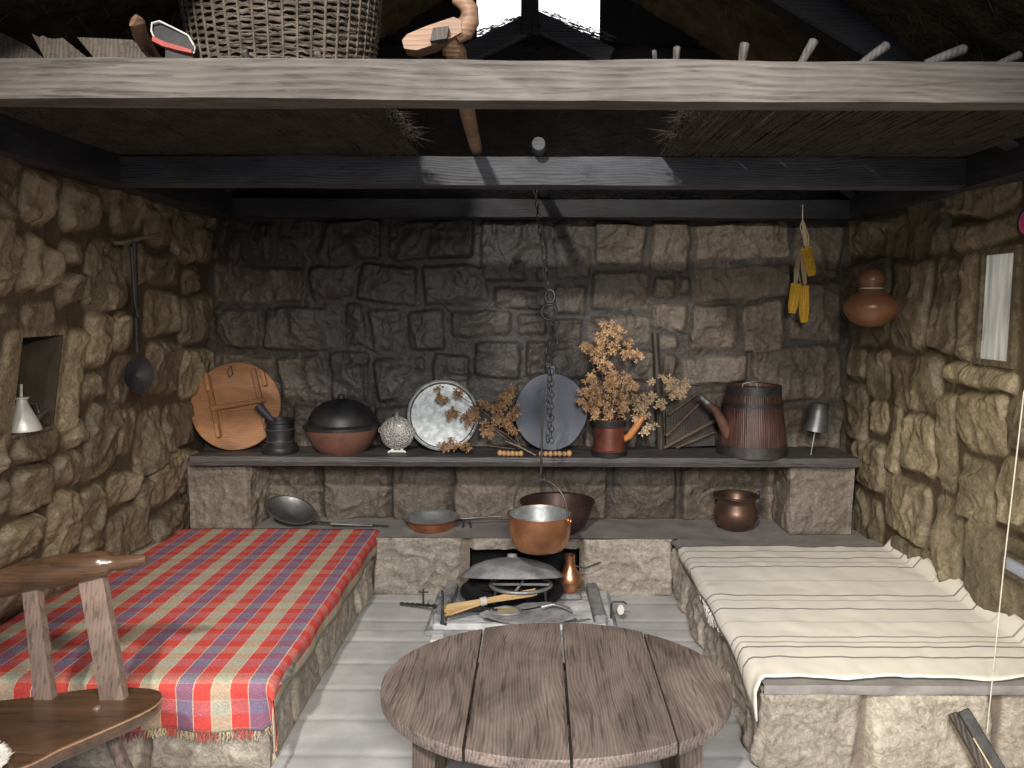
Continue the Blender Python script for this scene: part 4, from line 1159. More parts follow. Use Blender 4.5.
rn = random.Random(8)
t = thing('dried_flower_spray', 'loose spray of brown dried flowers lying before the tin tray', 'dried flowers', (at(480, 452, 2, ST).x, 4.22, ST))
flower_clusters([(452, 413, 4.22, 7, 12), (443, 398, 4.235, 7, 9), (458, 392, 4.24, 6, 7), (437, 387, 4.25, 4, 4), (474, 412, 4.2, 9, 20), (466, 420, 4.19, 7, 14), (487, 428, 4.2, 8, 18), (497, 418, 4.2, 8, 16), (505, 400, 4.2, 9, 22), (512, 392, 4.2, 7, 14), (500, 408, 4.2, 8, 16), (508, 422, 4.2, 8, 18), (514, 411, 4.2, 6, 10), (484, 405, 4.2, 6, 10), (512, 432, 4.2, 5, 7), (490, 436, 4.18, 5, 8)], rn, t, 'petal_dark')
flower_clusters([(452, 444, 4.17, 8, 16), (466, 447, 4.16, 7, 12), (442, 447, 4.17, 5, 8)], rn, t, 'petal_dark', 'fallen_blossoms')
sm_ = MB()
for (a, b) in (((520, 447), (505, 405)), ((522, 448), (490, 425)), ((520, 449), (470, 415)), ((515, 449), (455, 446)), ((500, 425), (456, 394)), ((470, 418), (448, 410))):
    A, B = at(*a, 1, 4.2), at(*b, 1, 4.215); A.z = max(A.z, ST + .012); sm_.tube([A, (A + B) / 2 + Vector((0, 0, .012)), B], .0022, 5)
sm_.build('stems', 'stem', t)

# dried fruit strings, straw stalk
def nut_string(px0, px1, n, label):
    t = thing('dried_fruit_string', label, 'dried fruit', at((px0 + px1) / 2, 455, 2, ST), 'dried fruit strings on the shelf')
    R = random.Random(px0)
    for i in range(n):
        p = at(px0 + (px1 - px0) * i / (n - 1), 456, 2, ST); r = R.uniform(.0145, .018)
        MB().blob((p.x, 4.15 + R.uniform(-.006, .006), ST + r), (r * .9, r, r), 10, 7, jitter=.08, rnd=R).build('dried_fruit', 'nut', t, 180)
    p0, p1 = at(px0, 456, 2, ST), at(px1, 456, 2, ST)
    MB().tube([(p0.x - .01, 4.15, ST + .012), (p1.x + .01, 4.15, ST + .012)], .0015, 5).build('thread', 'cord', t)
nut_string(500, 521, 6, 'short string of orange dried fruit left of the blue-black disc')
nut_string(541, 569, 7, 'longer string of orange dried fruit in front of the blue-black disc')
a, b = at(505, 441, 1, 4.2), at(536, 452, 1, 4.16); b.z = ST + .004
o = MB().tube([a, (a + b) / 2 + Vector((0, 0, .006)), b], [.002, .0035, .0035], 6).build('straw_stalk', 'straw_grey', None, loc=b); tag(o, 'single pale stalk lying against the blue-black disc', 'stalk')

# blue-black round peel
c = at(551, 413, 1, 4.34); r = 39 * pxm(4.34); tilt = math.radians(11); nrm = Vector((-0.03, -math.cos(tilt), math.sin(tilt))).normalized(); Rp = Rto(nrm)
if (Rp @ Vector((0, 1, 0))).z < 0: Rp = Rto(nrm, (-1, 0, 0))
c.z = ST + .004 + r * math.cos(tilt)
t = thing('griddle_disc', 'large blue-black round griddle with a short top tab behind the chain', 'griddle', (c.x, c.y, ST))
MB().lathe([(0, -.009), (r - .004, -.009), (r, -.005), (r, .005), (r - .004, .009), (0, .009)], c, 72, Rp, sx=.95, fn=lambda a, z: 1 - .035 * max(0, math.cos((a + .55) * 1.0)) ** 18 - .02 * max(0, math.cos(a - 2.6)) ** 12).build('disc', 'iron_blue', t, 40)
tp = c + Rp @ Vector((0, r * .97, 0)); dd = (Rp @ Vector((0, 1, 0)))
MB().beam(tp - dd * .03, tp + dd * .05, .05, .02, up=nrm, bev=.004).build('tab', 'iron_blue', t)

# mug with dried bouquet
mc = Vector((at(609, 455, 2, ST).x, 4.20, ST)); k = pxm(4.2)
t = thing('banded_mug', 'dark red banded wooden mug holding the dried bouquet', 'mug', mc)
MB().lathe([(0, 0), (17.5 * k, 0), (17.5 * k, 6 * k), (16.2 * k, 7 * k), (15.2 * k, 29 * k), (16.2 * k, 30 * k), (16.4 * k, 37 * k), (14 * k, 37 * k), (13 * k, 5 * k), (0, 4 * k)], mc, 40).build('body', 'mug', t, 40)
MB().lathe([(17.8 * k, 0), (18 * k, 5 * k), (17 * k, 6 * k), (17.2 * k, 0)], mc, 40).build('iron_band', 'iron_black', t, 40)
MB().lathe([(16.6 * k, 30 * k), (16.8 * k, 36 * k), (16 * k, 36.5 * k), (16 * k, 30 * k)], mc, 40).build('iron_band', 'iron_black', t, 40)
MB().tube([mc + Vector((14 * k, -.01, 16 * k)), mc + Vector((20 * k, -.02, 20 * k)), mc + Vector((27 * k, -.03, 31 * k)), mc + Vector((33 * k, -.03, 40 * k))], [.016, .020, .020, .014], 10).build('handle', 'orange', t, 60)
t = thing('dried_bouquet', 'tall bouquet of papery tan dried blossoms standing in the banded mug', 'dried flowers', mc + Vector((0, 0, .16)))
CL = [(608, 328, 10, 30), (618, 334, 9, 26), (600, 342, 9, 24), (612, 346, 9, 24), (590, 350, 7, 16), (600, 356, 9, 26), (585, 346, 6, 12), (628, 344, 6, 12), (628, 352, 7, 16), (636, 356, 6, 14), (605, 366, 8, 20), (597, 362, 7, 14),
      (592, 380, 9, 26), (584, 392, 8, 22), (598, 394, 10, 32), (612, 376, 9, 26), (624, 382, 9, 26), (632, 386, 7, 16), (618, 396, 10, 30), (604, 404, 9, 26), (590, 406, 8, 20), (630, 398, 8, 20), (582, 402, 5, 8), (596, 414, 8, 18), (622, 410, 8, 20), (610, 385, 9, 24), (608, 414, 7, 14)]
flower_clusters([(x, y, 4.19 + rn.uniform(-.05, .05), r_, n) for x, y, r_, n in CL], rn, t, 'petal', size=.019, dens=1.25)
flower_clusters([(x, y, 4.17, r_, n) for x, y, r_, n in [(640, 404, 8, 20), (650, 398, 8, 20), (644, 414, 7, 16), (636, 416, 6, 12), (652, 426, 6, 12), (645, 432, 5, 8), (672, 385, 9, 24), (682, 390, 8, 18), (676, 396, 7, 14), (662, 378, 5, 8), (652, 382, 4, 6), (684, 382, 5, 8), (660, 404, 6, 10)]], rn, t, 'petal_pale', 'side_blossoms', size=.019, dens=1.3)
sm_ = MB(); base = mc + Vector((0, 0, .07))
for (x, y) in ((608, 330), (618, 340), (597, 345), (588, 350), (632, 354), (584, 395), (600, 380), (622, 385), (633, 390), (645, 405), (680, 386), (672, 392), (650, 425), (652, 382)):
    B = at(x, y, 1, 4.19); mid = base * .45 + B * .55 + Vector(((B.x - base.x) * -.12, 0, .02)); sm_.tube([base + Vector(((B.x - base.x) * .08, 0, 0)), base * .75 + mid * .25 + Vector((0, 0, .02)), mid, B], [.003, .0028, .0022, .0012], 6)
sm_.build('stems', 'stem', t, 60)

# dark post and woven frame leaning on the wall
t = thing('distaff', 'dark upright wooden stick leaning on the wall behind the bouquet', 'stick', (at(660, 452, 2, ST).x, 4.36, ST))
a, b = Vector((at(661, 450, 1, 4.36).x, 4.36, ST + .002)), at(655, 333, 1, 4.44)
MB().tube([a, (a + b) / 2, b], [.024, .021, .018], 10).build('shaft', 'wood_dark', t, 60)
t = thing('woven_frame', 'dark fan-like wooden frame leaning low on the wall beside the barrel jug', 'frame', (at(690, 452, 2, ST).x, 4.36, ST))
q = [(667, 448), (667, 412), (703, 396), (714, 404), (716, 446)]
pts = []
for (x, y) in q:
    p = at(x, y, 1, 4.38); pts.append(p)
O = pts[0]
MB().prism([((p - O).x, (p - O).z - .0) for p in pts], O + Vector((0, .02, .0)), (1, 0, 0), (0, .12, .99), (0, -.99, .12), .012).build('panel', 'wood_dark', t)
wb = MB()
for (a_, b_, rr) in (((664, 448), (716, 420), .012), ((666, 436), (706, 397), .011), ((668, 415), (700, 392), .009), ((676, 448), (715, 432), .008)):
    A, B = at(*a_, 1, 4.345), at(*b_, 1, 4.355); A.z = max(A.z, ST + .013); B.z = max(B.z, ST + .013)
    wb.tube([A, (A + B) / 2, B], rr, 8)
wb.build('rib', 'wood_brown', t, 60)

# barrel jug
jc = Vector((at(751, 453, 2, ST).x, 4.26, ST)); k = pxm(4.26)
t = thing('barrel_jug', 'reddish-brown staved barrel jug with dark hoops and a wooden spout', 'barrel jug', jc)
stv = lambda a, z: 1 - .012 * (abs(math.sin(a * 9)) < .10)
MB().lathe([(0, 0), (34 * k, 0), (33.5 * k, 10 * k), (32 * k, 24 * k), (30.2 * k, 38 * k), (28.2 * k, 52 * k), (26.5 * k, 64 * k), (26 * k, 69 * k), (24 * k, 69 * k), (23.5 * k, 66 * k), (0, 66 * k)], jc, 144, fn=stv).build('staved_body', 'barrel', t, 40)
for z0, z1, r0, r1 in ((1, 11, 34.6, 34.2), (49, 53, 29.3, 28.8), (61, 69.5, 27.5, 26.9)):
    MB().lathe([((r0 - 1.5) * k, z0 * k), (r0 * k, z0 * k), (r1 * k, z1 * k), ((r1 - 1.5) * k, z1 * k)], jc, 60).build('hoop', 'iron', t, 40)
MB().tube([jc + Vector((-27 * k, -.06, 20 * k)), jc + Vector((-34 * k, -.08, 34 * k)), jc + Vector((-41 * k, -.09, 46 * k)), jc + Vector((-50 * k, -.10, 54 * k))], [.030, .028, .021, .017], 12).build('spout', 'clay', t, 60)
MB().tube([jc + Vector((-49 * k, -.099, 53.2 * k)), jc + Vector((-57 * k, -.105, 60 * k))], [.0175, .014], 12).build('spout_tip', 'tin', t, 60)
MB().tube([jc + Vector((-57 * k, -.105, 60 * k)), jc + Vector((-62 * k, -.108, 63.5 * k))], [.009, .004], 8).build('spout_plug', 'wood_brown', t, 60)
MB().tube([jc + Vector((-12 * k, 0, 66 * k)), jc + Vector((-10 * k, 0, 71 * k)), jc + Vector((2 * k, 0, 73 * k)), jc + Vector((4 * k, 0, 66 * k))], .004, 8).build('lid_handle', 'tin', t, 60)

# metal cup on a stick
t = thing('tin_cup', 'grey tin cup upturned on a thin stick at the right shelf end', 'cup', (at(811, 452, 2, ST).x, 4.22, ST))
a = at(815, 431, 1, 4.22); b = at(820, 403, 1, 4.22); ax = (b - a); L = ax.length; Rc = Rto(ax)
k = pxm(4.22)
MB().lathe([(0, .004), (10.5 * k, .004), (11.5 * k, 0), (12 * k, .002), (10.5 * k, L * .5), (9 * k, L - .006), (8 * k, L), (0, L)], a, 32, Rc).build('body', 'tin_dull', t, 40)
p = at(811, 452, 1, 4.22); p.z = ST + .002
MB().tube([p, a], .0035, 6).build('stick', 'tin', t)

# ------------------------------------------------------------------ things on the ledge
# long-handled scoop
zt = ZT
c = Vector((at(291, 512, 1, 4.33).x, 4.33, zt))
t = thing('iron_scoop', 'grey long-handled iron scoop tilted on the ledge behind the plaid blanket', 'scoop', c)
k = pxm(4.36) * .86; tl = Rto((.30, -.42, .85), (1, 0, -.35))
MB().lathe([(0, .002), (13 * k, .006), (20 * k, 6 * k), (25 * k, 12 * k), (26 * k, 12.5 * k), (24 * k, 12.8 * k), (18 * k, 8 * k), (0, 4 * k)], c + Vector((-.01, 0, .048)), 40, tl, sx=1.15, sy=.85).build('bowl', 'tin_dull', t, 40)
h0, h1 = at(312, 517, 1, 4.30), at(388, 515, 1, 4.28)
h0.z = zt + .03; h1.z = zt + .012
MB().beam(h0, h1, .018, .008, bev=.002).build('handle', 'iron', t)
a, b = at(331, 517, 1, 4.27), at(373, 515, 1, 4.27); a.z = zt + .034; b.z = zt + .024
MB().beam(a, b, .05, .006, bev=.001).build('flat_blade', 'ash_iron', t)

# copper frying pan
c = Vector((at(433, 525, 2, ZT).x, 4.295, ZT + .002)); k = pxm(4.295) * .93
t = thing('frying_pan', 'shallow copper frying pan with tinned inside on the ledge', 'pan', c)
MB().lathe([(0, 0), (23 * k, 0), (25 * k, 3 * k), (26 * k, 9 * k), (31 * k, 11.5 * k), (30 * k, 12.2 * k), (26.0 * k, 10 * k)], c, 48).build('body', 'copper', t, 40)
MB().lathe([(30.2 * k, 12.3 * k), (25.5 * k, 9.8 * k), (23.5 * k, 3 * k), (0, 1.5 * k)], c, 48).build('tinned_lining', 'tin', t, 180)
MB().tube([c + Vector((28 * k, 0, 11 * k)), c + Vector((36 * k, .0, 10 * k)), c + Vector((82 * k, .02, 12 * k))], [.008, .006, .005], 8).build('handle', 'tin_dull', t, 60)
MB().tube([c + Vector((34 * k, -.01, 0)), c + Vector((36 * k, -.01, 9 * k)), c + Vector((42 * k, -.01, 9 * k)), c + Vector((43 * k, -.01, 0))], .006, 6).build('rest', 'iron', t, 60)

# big dark basin
c = Vector((at(557, 527, 2, ZT).x, 4.26, ZT + .002)); k = pxm(4.26) * .93
t = thing('copper_basin', 'wide dark old copper basin on the ledge behind the hanging pot', 'basin', c)
MB().lathe([(0, 0), (24 * k, 0), (32 * k, 8 * k), (37 * k, 22 * k), (39 * k, 30 * k), (41 * k, 31 * k), (40 * k, 32.5 * k), (37.5 * k, 31 * k), (35 * k, 22 * k), (30 * k, 9 * k), (0, 3 * k)], c, 56).build('body', 'copper_old', t, 40)
MB().tube([c + Vector((40.5 * k * math.cos(q), 40.5 * k * math.sin(q), 32 * k)) for q in [j * math.pi / 28 for j in range(56)]], .004, 6, closed=True).build('rim', 'copper_old', t, 60)

# cauldron
c = Vector((at(734, 527, 2, ZT).x, 4.30, ZT + .002)); k = pxm(4.30)
t = thing('cauldron', 'small brown copper cauldron with swing handle at the right of the ledge', 'cauldron', c)
MB().lathe([(0, 0), (14 * k, 0), (19 * k, 4 * k), (22 * k, 12 * k), (21.5 * k, 20 * k), (18.5 * k, 27 * k), (19 * k, 30 * k), (22.5 * k, 34 * k), (22 * k, 35 * k), (18 * k, 31 * k), (17 * k, 26 * k), (0, 5 * k)], c, 48).build('body', 'copper_dark', t, 40)
pts = [c + Vector((22 * k * math.cos(q), -6 * k * math.sin(q) - .0, 35 * k - .0 * math.sin(q))) for q in [j * math.pi / 14 for j in range(15)]]
pts = [c + Vector((22.5 * k * math.cos(q), -23.5 * k * math.sin(q), (34 + 1.5 * math.sin(q)) * k)) for q in [j * math.pi / 14 for j in range(15)]]
MB().tube(pts, .004, 7).build('swing_handle', 'iron', t, 60)
for sg in (-1, 1): MB().tube([c + Vector((sg * 22 * k, 0, 30 * k)), c + Vector((sg * 23.5 * k, 0, 35 * k)), c + Vector((sg * 22.5 * k, 0, 39 * k)), c + Vector((sg * 20 * k, 0, 36 * k))], .004, 6).build('lug', 'iron', t, 60)

# ------------------------------------------------------------------ hearth on the floor
t = thing('hearth', 'ash-covered stone hearth with raised side bars in front of the fire opening', 'hearth', (-.07, 3.8, 0))
P_ = roof_patch(lambda U, V: np.stack([-.52 + U * .90, 3.58 + V * .50, .030 + .02 * fbm(U * 5, V * 5, o=3, s=9)], -1), 60, 40, (0, 0, .25), 5)
hm = MB(); add_grid(hm, P_); hm.build('ash_bed', 'ash', t, 180)
MB().box((-.07, 3.83, .012), (.94, .54, .030), b=.008).build('hearth_slab', 'ash_iron', t)
MB().beam((-.475, 3.60, .06), (-.455, 4.06, .06), .06, .06, bev=.01).build('side_bar', 'ash_iron', t)
MB().beam((.315, 3.60, .06), (.30, 4.06, .06), .06, .06, bev=.01).build('side_bar', 'ash_iron', t)
MB().beam((-.5, 3.58, .045), (.34, 3.58, .045), .035, .035, bev=.008).build('front_bar', 'ash', t)

# domed lid leaning on the trivet
c = Vector((at(512, 577, 1, 3.93).x, 3.93, .165)); r = .272
t = thing('baking_dome', 'broad grey ash-dusted iron baking dome tilted over the fireplace', 'baking dome', (c.x, c.y, .06))
Rd = Rto((0, .30, .95))
MB().lathe([(r, 0), (r, .006), (r * .93, .028), (r * .75, .060), (r * .5, .085), (r * .25, .098), (0, .102), (0, .096), (r * .25, .092), (r * .5, .079), (r * .75, .054), (r * .92, .023), (r * .97, 0)][:], c, 64, Rd).build('dome', 'ash_iron', t, 50)
MB().lathe([(.0, .098), (.028, .098), (.026, .118), (0, .122)], c, 20, Rd).build('knob', 'ash_iron', t, 40)
# fire bowl under the dome
c = Vector((-.125, 3.84, .062))
t = thing('fire_bowl', 'wide shallow soot-dark bowl under the grey baking dome', 'fire bowl', c)
MB().lathe([(0, 0), (.14, 0), (.21, .022), (.262, .062), (.268, .070), (.260, .072), (.205, .036), (.13, .012), (0, .010)], c, 60, Rto((0, -.10, 1)), sy=.82).build('body', 'iron_black', t, 50)
# trivet
c = Vector((-.08, 3.82, .165))
t = thing('trivet', 'grey iron ring trivet on three legs under the baking dome', 'trivet', (c.x, c.y, .05))
MB().tube([c + Vector((.155 * math.cos(q), .12 * math.sin(q), 0)) for q in [j * math.pi / 20 for j in range(40)]], .010, 8, closed=True).build('ring', 'tin', t, 60)
MB().tube([c + Vector((-.15, 0, 0)), c + Vector((.15, 0, 0))], .007, 6).tube([c + Vector((-.03, -.12, 0)), c + Vector((.03, .12, 0))], .007, 6).build('crossbar', 'ash_iron', t, 60)
for a_ in (-2.5, -.65, 1.57): MB().tube([c + Vector((.155 * math.cos(a_), .12 * math.sin(a_), 0)), c + Vector((.165 * math.cos(a_), .13 * math.sin(a_), -.075))], .008, 7).build('leg', 'iron', t, 60)
# firewood logs
def log(a, b, r, label, mat='ash_iron'):
    o = MB().tube([a, (Vector(a) + Vector(b)) / 2 + Vector((0, 0, .004)), b], [r * .9, r, r * .85], 9).build('burnt_stick', mat, None, 60, loc=a); tag(o, label, 'firewood')
log((-.31, 3.93, .118), (-.06, 3.82, .108), .024, 'charred log lying under the left side of the baking dome', 'iron_black')
log((.10, 3.92, .115), (-.05, 3.76, .112), .022, 'charred log lying under the right side of the baking dome', 'iron_black')
# straw whisk
t = thing('straw_whisk', 'golden straw hand brush lying across the ash', 'brush', (-.22, 3.68, .07))
a, b = Vector((-.455, 3.64, .082)), Vector((.0, 3.74, .150)); mb = MB(); R = random.Random(4)
d = (b - a).normalized(); sd = d.cross(Vector((0, 0, 1)))
for i in range(170):
    o1, o2, o3 = R.uniform(-1, 1), R.uniform(-1, 1), R.uniform(-1, 1)
    mb.tube([a + sd * o1 * .038 + Vector((0, 0, o2 * .016 + .012)) + d * R.uniform(0, .03), a + d * .20 + sd * o1 * .014 + Vector((0, 0, .018 + o2 * .008)), b - d * R.uniform(.0, .04) + sd * o1 * .024 + Vector((0, 0, .006 + o2 * .010))], .0028, 4)
mb.build('straws', 'straw', t)
MB().tube([a + d * .185 + Vector((0, 0, .018)), a + d * .215 + Vector((0, 0, .018))], .022, 12).build('binding', 'cord', t, 60)
# ash shovel
t = thing('ash_shovel', 'grey fire shovel with an eye-shaped handle hole lying on the hearth', 'shovel', (.0, 3.6, .06))
k = pxm(3.62); O = at(537, 613, 2, .10)
ol = [(-62, -2), (-50, 5), (-36, 9), (-24, 8), (-14, 13), (16, 15), (36, 8), (40, -6), (20, -14), (-16, -16), (-40, -11)]
MB().prism([(x * k * .95, y * k * 1.4) for x, y in ol], O, (1, 0, 0), (0, 1, .12), (0, -.12, 1), .012).build('blade', 'ash_iron', t)
O2 = O + Vector((-32 * k, 0, .009))
MB().tube([O2 + Vector((15 * k * math.cos(q), 8 * k * math.sin(q) * 1.2, 0)) for q in [j * math.pi / 12 for j in range(24)]], .007, 7, closed=True).build('eye_rim', 'ash_iron', t, 60)
MB().lathe([(0, 0), (13 * k, 0), (13 * k, .003), (0, .003)], O2, 24, sy=.6).build('eye_hollow', 'brass', t)
a = O + Vector((.0, .0, .02)); MB().tube([a + Vector((.02, .02, 0)), a + Vector((.08, .03, .012)), a + Vector((.13, .0, .01)), a + Vector((.17, -.03, .0))], [.016, .009, .008, .006], 8).build('latch', 'tin', t, 60)
# iron spit and irons
t = thing('twisted_spit', 'black twisted iron spit lying diagonally at the left of the hearth', 'spit', (-.45, 3.75, .05))
a, b = Vector((-.72, 3.93, .012)), Vector((-.19, 3.60, .115)); mb = MB(); n = 60
for ph in (0, math.pi):
    mb.tube([a + (b - a) * (i / n) + Vector((0, .005 * math.cos(i * .9 + ph), .005 * math.sin(i * .9 + ph) + .004)) for i in range(n + 1)], .005, 5)
mb.build('twisted_bar', 'iron', t, 60)
MB().tube([Vector((-.585, 3.85, .035)), Vector((-.585, 3.85, .125))], .005, 6).tube([Vector((-.61, 3.85, .11)), Vector((-.56, 3.85, .11))], .004, 6).build('prong', 'iron', t, 60)
t = thing('iron_poker', 'upright black iron bar standing at the left front of the hearth', 'poker', (-.47, 3.6, .05))
MB().tube([(-.455, 3.575, .065), (-.452, 3.60, .17), (-.455, 3.60, .215)], .006, 7).build('shaft', 'iron', t, 60)
MB().tube([(-.46, 3.56, .072), (-.43, 3.55, .069)], .007, 7).build('foot', 'iron', t, 60)
a, b = at(424, 628, 2, .012), at(482, 634, 2, .012)
o = MB().tube([a, (a + b) / 2, b], [.010, .012, .009], 8).build('grey_stick', 'ash_iron', None, 60, loc=a); tag(o, 'short grey stick lying on the floor at the table edge', 'stick')
p = at(437, 640, 2, .015)
o = MB().box((p.x, p.y, .015), (.06, .07, .03), b=.006).build('wedge_block', 'white', None, loc=p); tag(o, 'small pale block on the floor at the table edge', 'block')
t = thing('tag_stand', 'small black iron stand carrying a white oval tag right of the hearth', 'stand', (.37, 3.68, 0))
a = at(611, 624, 2, 0); MB().tube([a, a + Vector((0, 0, .10)), a + Vector((.01, 0, .115)), a + Vector((.06, 0, .115)), a + Vector((.075, 0, .105))], .0045, 7).tube([a + Vector((-.025, -.02, .004)), a, a + Vector((.02, .02, .004))], .004, 6).build('rod', 'iron', t, 60)
MB().lathe([(0, -.002), (.017, -.002), (.017, .002), (0, .002)], a + Vector((.047, -.008, .078)), 24, Rto((0, -1, .1)), sy=1.45).build('tag', 'white', t)
MB().tube([a + Vector((.047, -.004, .112)), a + Vector((.047, -.008, .10))], .001, 5).build('thread', 'cord', t)

# small copper ewer
c = Vector((.178, 3.97, .075)); k = pxm(3.97)
t = thing('copper_ewer', 'small slim-necked copper coffee pot standing under the hanging pot', 'ewer', c)
MB().lathe([(0, 0), (8 * k, 0), (11.5 * k, 5 * k), (12.5 * k, 12 * k), (10.5 * k, 18 * k), (7 * k, 23 * k), (5 * k, 30 * k), (5.2 * k, 38 * k), (4 * k, 38 * k), (4 * k, 30 * k), (0, 8 * k)], c, 36).build('body', 'copper', t, 40)
MB().tube([c + Vector((6 * k, 0, 26 * k)), c + Vector((16 * k, .0, 24 * k)), c + Vector((32 * k, .02, 29 * k))], [.005, .004, .005], 7).build('handle', 'iron', t, 60)
o = MB().box((.178, 3.97, .058), (.12, .12, .028), b=.01).build('hearth_brick', 'ash_iron', None, loc=(.175, 3.93, .05)); tag(o, 'grey flat stone under the slim-necked copper coffee pot', 'stone')

# ------------------------------------------------------------------ blankets
def cloth(name, mat, x0, x1, y0, y1, z, dropx, dropy, side, seed, wav, corner=.0, step=.016, thick=.006, edgewave=.0):
    """blanket lying flat between x0..x1, y0..y1; hangs over the edge at x1 (side=+1) or x0 (side=-1) and over y0"""
    W = x1 - x0 + dropx; L = y1 - y0 + dropy
    nu, nv = int(W / step), int(L / step)
    S, T = np.meshgrid(np.linspace(0, 1, nu), np.linspace(0, 1, nv))
    dx_here = dropx * (1 + .25 * fbm(T * 6, T * 0 + 2, o=3, s=seed)) if dropx > 0 else 0
    u = S * (x1 - x0 + dx_here)            # distance from wall side
    v = T * (y1 - y0 + dropy * (1 + .10 * fbm(S * 6, S * 0 + 5, o=2, s=seed + 1)))  # distance from the far end
    if edgewave: v = v - (1 - T) * edgewave * fbm(u * 7, u * 0, o=2, s=seed + 4) + T * edgewave * 1.2 * fbm(u * 6, u * 0 + 3, o=3, s=seed + 6)
    Wf, Lf = (x1 - x0), (y1 - y0)
    ex = np.maximum(u - Wf, 0); ey = np.maximum(v - Lf, 0)
    rr = .018
    def bend(e):      # soft fold
        a = np.clip(e / rr, 0, math.pi / 2)
        return rr * np.sin(a), rr * (1 - np.cos(a)) + np.maximum(e - rr * math.pi / 2, 0)
    hx_, dz_x = bend(ex); hy_, dz_y = bend(ey)
    xx = np.minimum(u, Wf) + hx_; yy = np.minimum(v, Lf) + hy_
    zz = z - dz_x - dz_y * np.where(ex > 0, .85, 1.0)
    both = (ex > 0) & (ey > 0)
    xx = xx + np.where(both, ey * .10, 0); yy = yy + np.where(both, ex * .35, 0)
    wv = wav * (fbm(u * 5, v * 3, o=3, s=seed + 2) + .5 * fbm(u * 14, v * 9, o=2, s=seed + 3))
    flat = (ex == 0) & (ey == 0)
    zz = zz + np.where(flat, np.abs(wv), 0) + .004
    yy = yy + np.where(ey > 0.02, .010 + .012 * np.sin(u * 22 + seed) * np.clip(ey / .1, 0, 1), 0)
    xx = xx + np.where(ex > 0.02, .008 + .006 * np.sin(v * 15) * np.clip(ex / .08, 0, 1), 0)
    Xp = (x0 + xx) if side > 0 else (x1 - xx)
    Yp = y1 - yy
    return S, T, u, v, Xp, Yp, zz, nu, nv


def build_cloth(res, name, mat, label, cat, cvfn, parentless=True, fringe=None, loc=(0, 0, 0)):
    S, T, u, v, Xp, Yp, zz, nu, nv = res
    t = thing(name, label, cat, loc)
    mb = MB(); add_grid(mb, np.stack([Xp, Yp, zz], -1))
    mb.attr = {'cu': u.reshape(-1), 'cv': cvfn(u, v).reshape(-1)}
    o = mb.build('woven_cloth', mat, t, 180)
    md = o.modifiers.new('thickness', 'SOLIDIFY'); md.thickness = .005; md.offset = -1 if False else 0
    return t, o


res = cloth('plaid', 'plaid', -2.10, -0.905, 2.475, 4.20, ZT + .012, .10, .178, 1, 5, .008)
t, o = build_cloth(res, 'plaid_blanket', 'plaid', 'red, sage and violet plaid blanket spread over the left bench', 'blanket', lambda u, v: v, loc=(-1.5, 3.3, ZT))
# fringe along the near hanging edge
S, T, u, v, Xp, Yp, zz, nu, nv = res
fm = {'red': MB(), 'white': MB()}; R = random.Random(2)
for i in range(nu - 1):
    for rep in range(4):
        f = R.random(); p = Vector((Xp[-1, i] * (1 - f) + Xp[-1, i + 1] * f, Yp[-1, i] * (1 - f) + Yp[-1, i + 1] * f, zz[-1, i] * (1 - f) + zz[-1, i + 1] * f))
        q = (u[-1, i] / .240 + .50) % 1
        key = 'red' if (q < .25 or .5 < q < .75) else 'white'
        fm[key].tube([p, p + Vector((R.uniform(-.006, .006), R.uniform(-.006, .0), -.012)), p + Vector((R.uniform(-.010, .010), R.uniform(-.010, .0), -R.uniform(.022, .034)))], [.0022, .002, .0014], 4)
for kk, mm_ in (('red', 'red'), ('white', 'husk')):
    o = fm[kk].build('fringe', mm_, t); o['kind'] = 'stuff'

res = cloth('cream', 'cream', 0.768, 1.865, 2.50, 3.92, ZT + .012, .05, .0, -1, 15, .012, edgewave=.03)
S, T, u, v, Xp, Yp, zz, nu, nv = res
# roll up against the wall and lap over the near inner corner
wallup = np.clip(.05 - u, 0, .05); zz = zz + wallup * 1.2
ex = np.maximum(u - 1.097, 0); lap = np.clip((v - 1.05) / .35, 0, 1)
zz = zz - ex * lap * 1.5; Yp = Yp - ex * lap * .7
res = (S, T, u, v, Xp, Yp, zz, nu, nv)
t, o = build_cloth(res, 'striped_blanket', 'cream', 'cream woollen blanket with thin dark stripes on the right bench', 'blanket', lambda u, v: 3.92 - v, loc=(1.3, 3.2, ZT))
fm = MB()
for i in range(90):
    y = R.uniform(2.95, 3.45); ph = R.uniform(0, .02)
    fm.tube([(.772, y, ZT - .02), (.752 - ph * .4, y + R.uniform(-.01, .01), ZT - .045), (.750 - ph * .3, y + R.uniform(-.02, .02), ZT - R.uniform(.05, .10) * (1 - abs(y - 3.2) * 2.4))], [.003, .0025, .0015], 4)
o = fm.build('fringe', 'wool', t); o['kind'] = 'stuff'

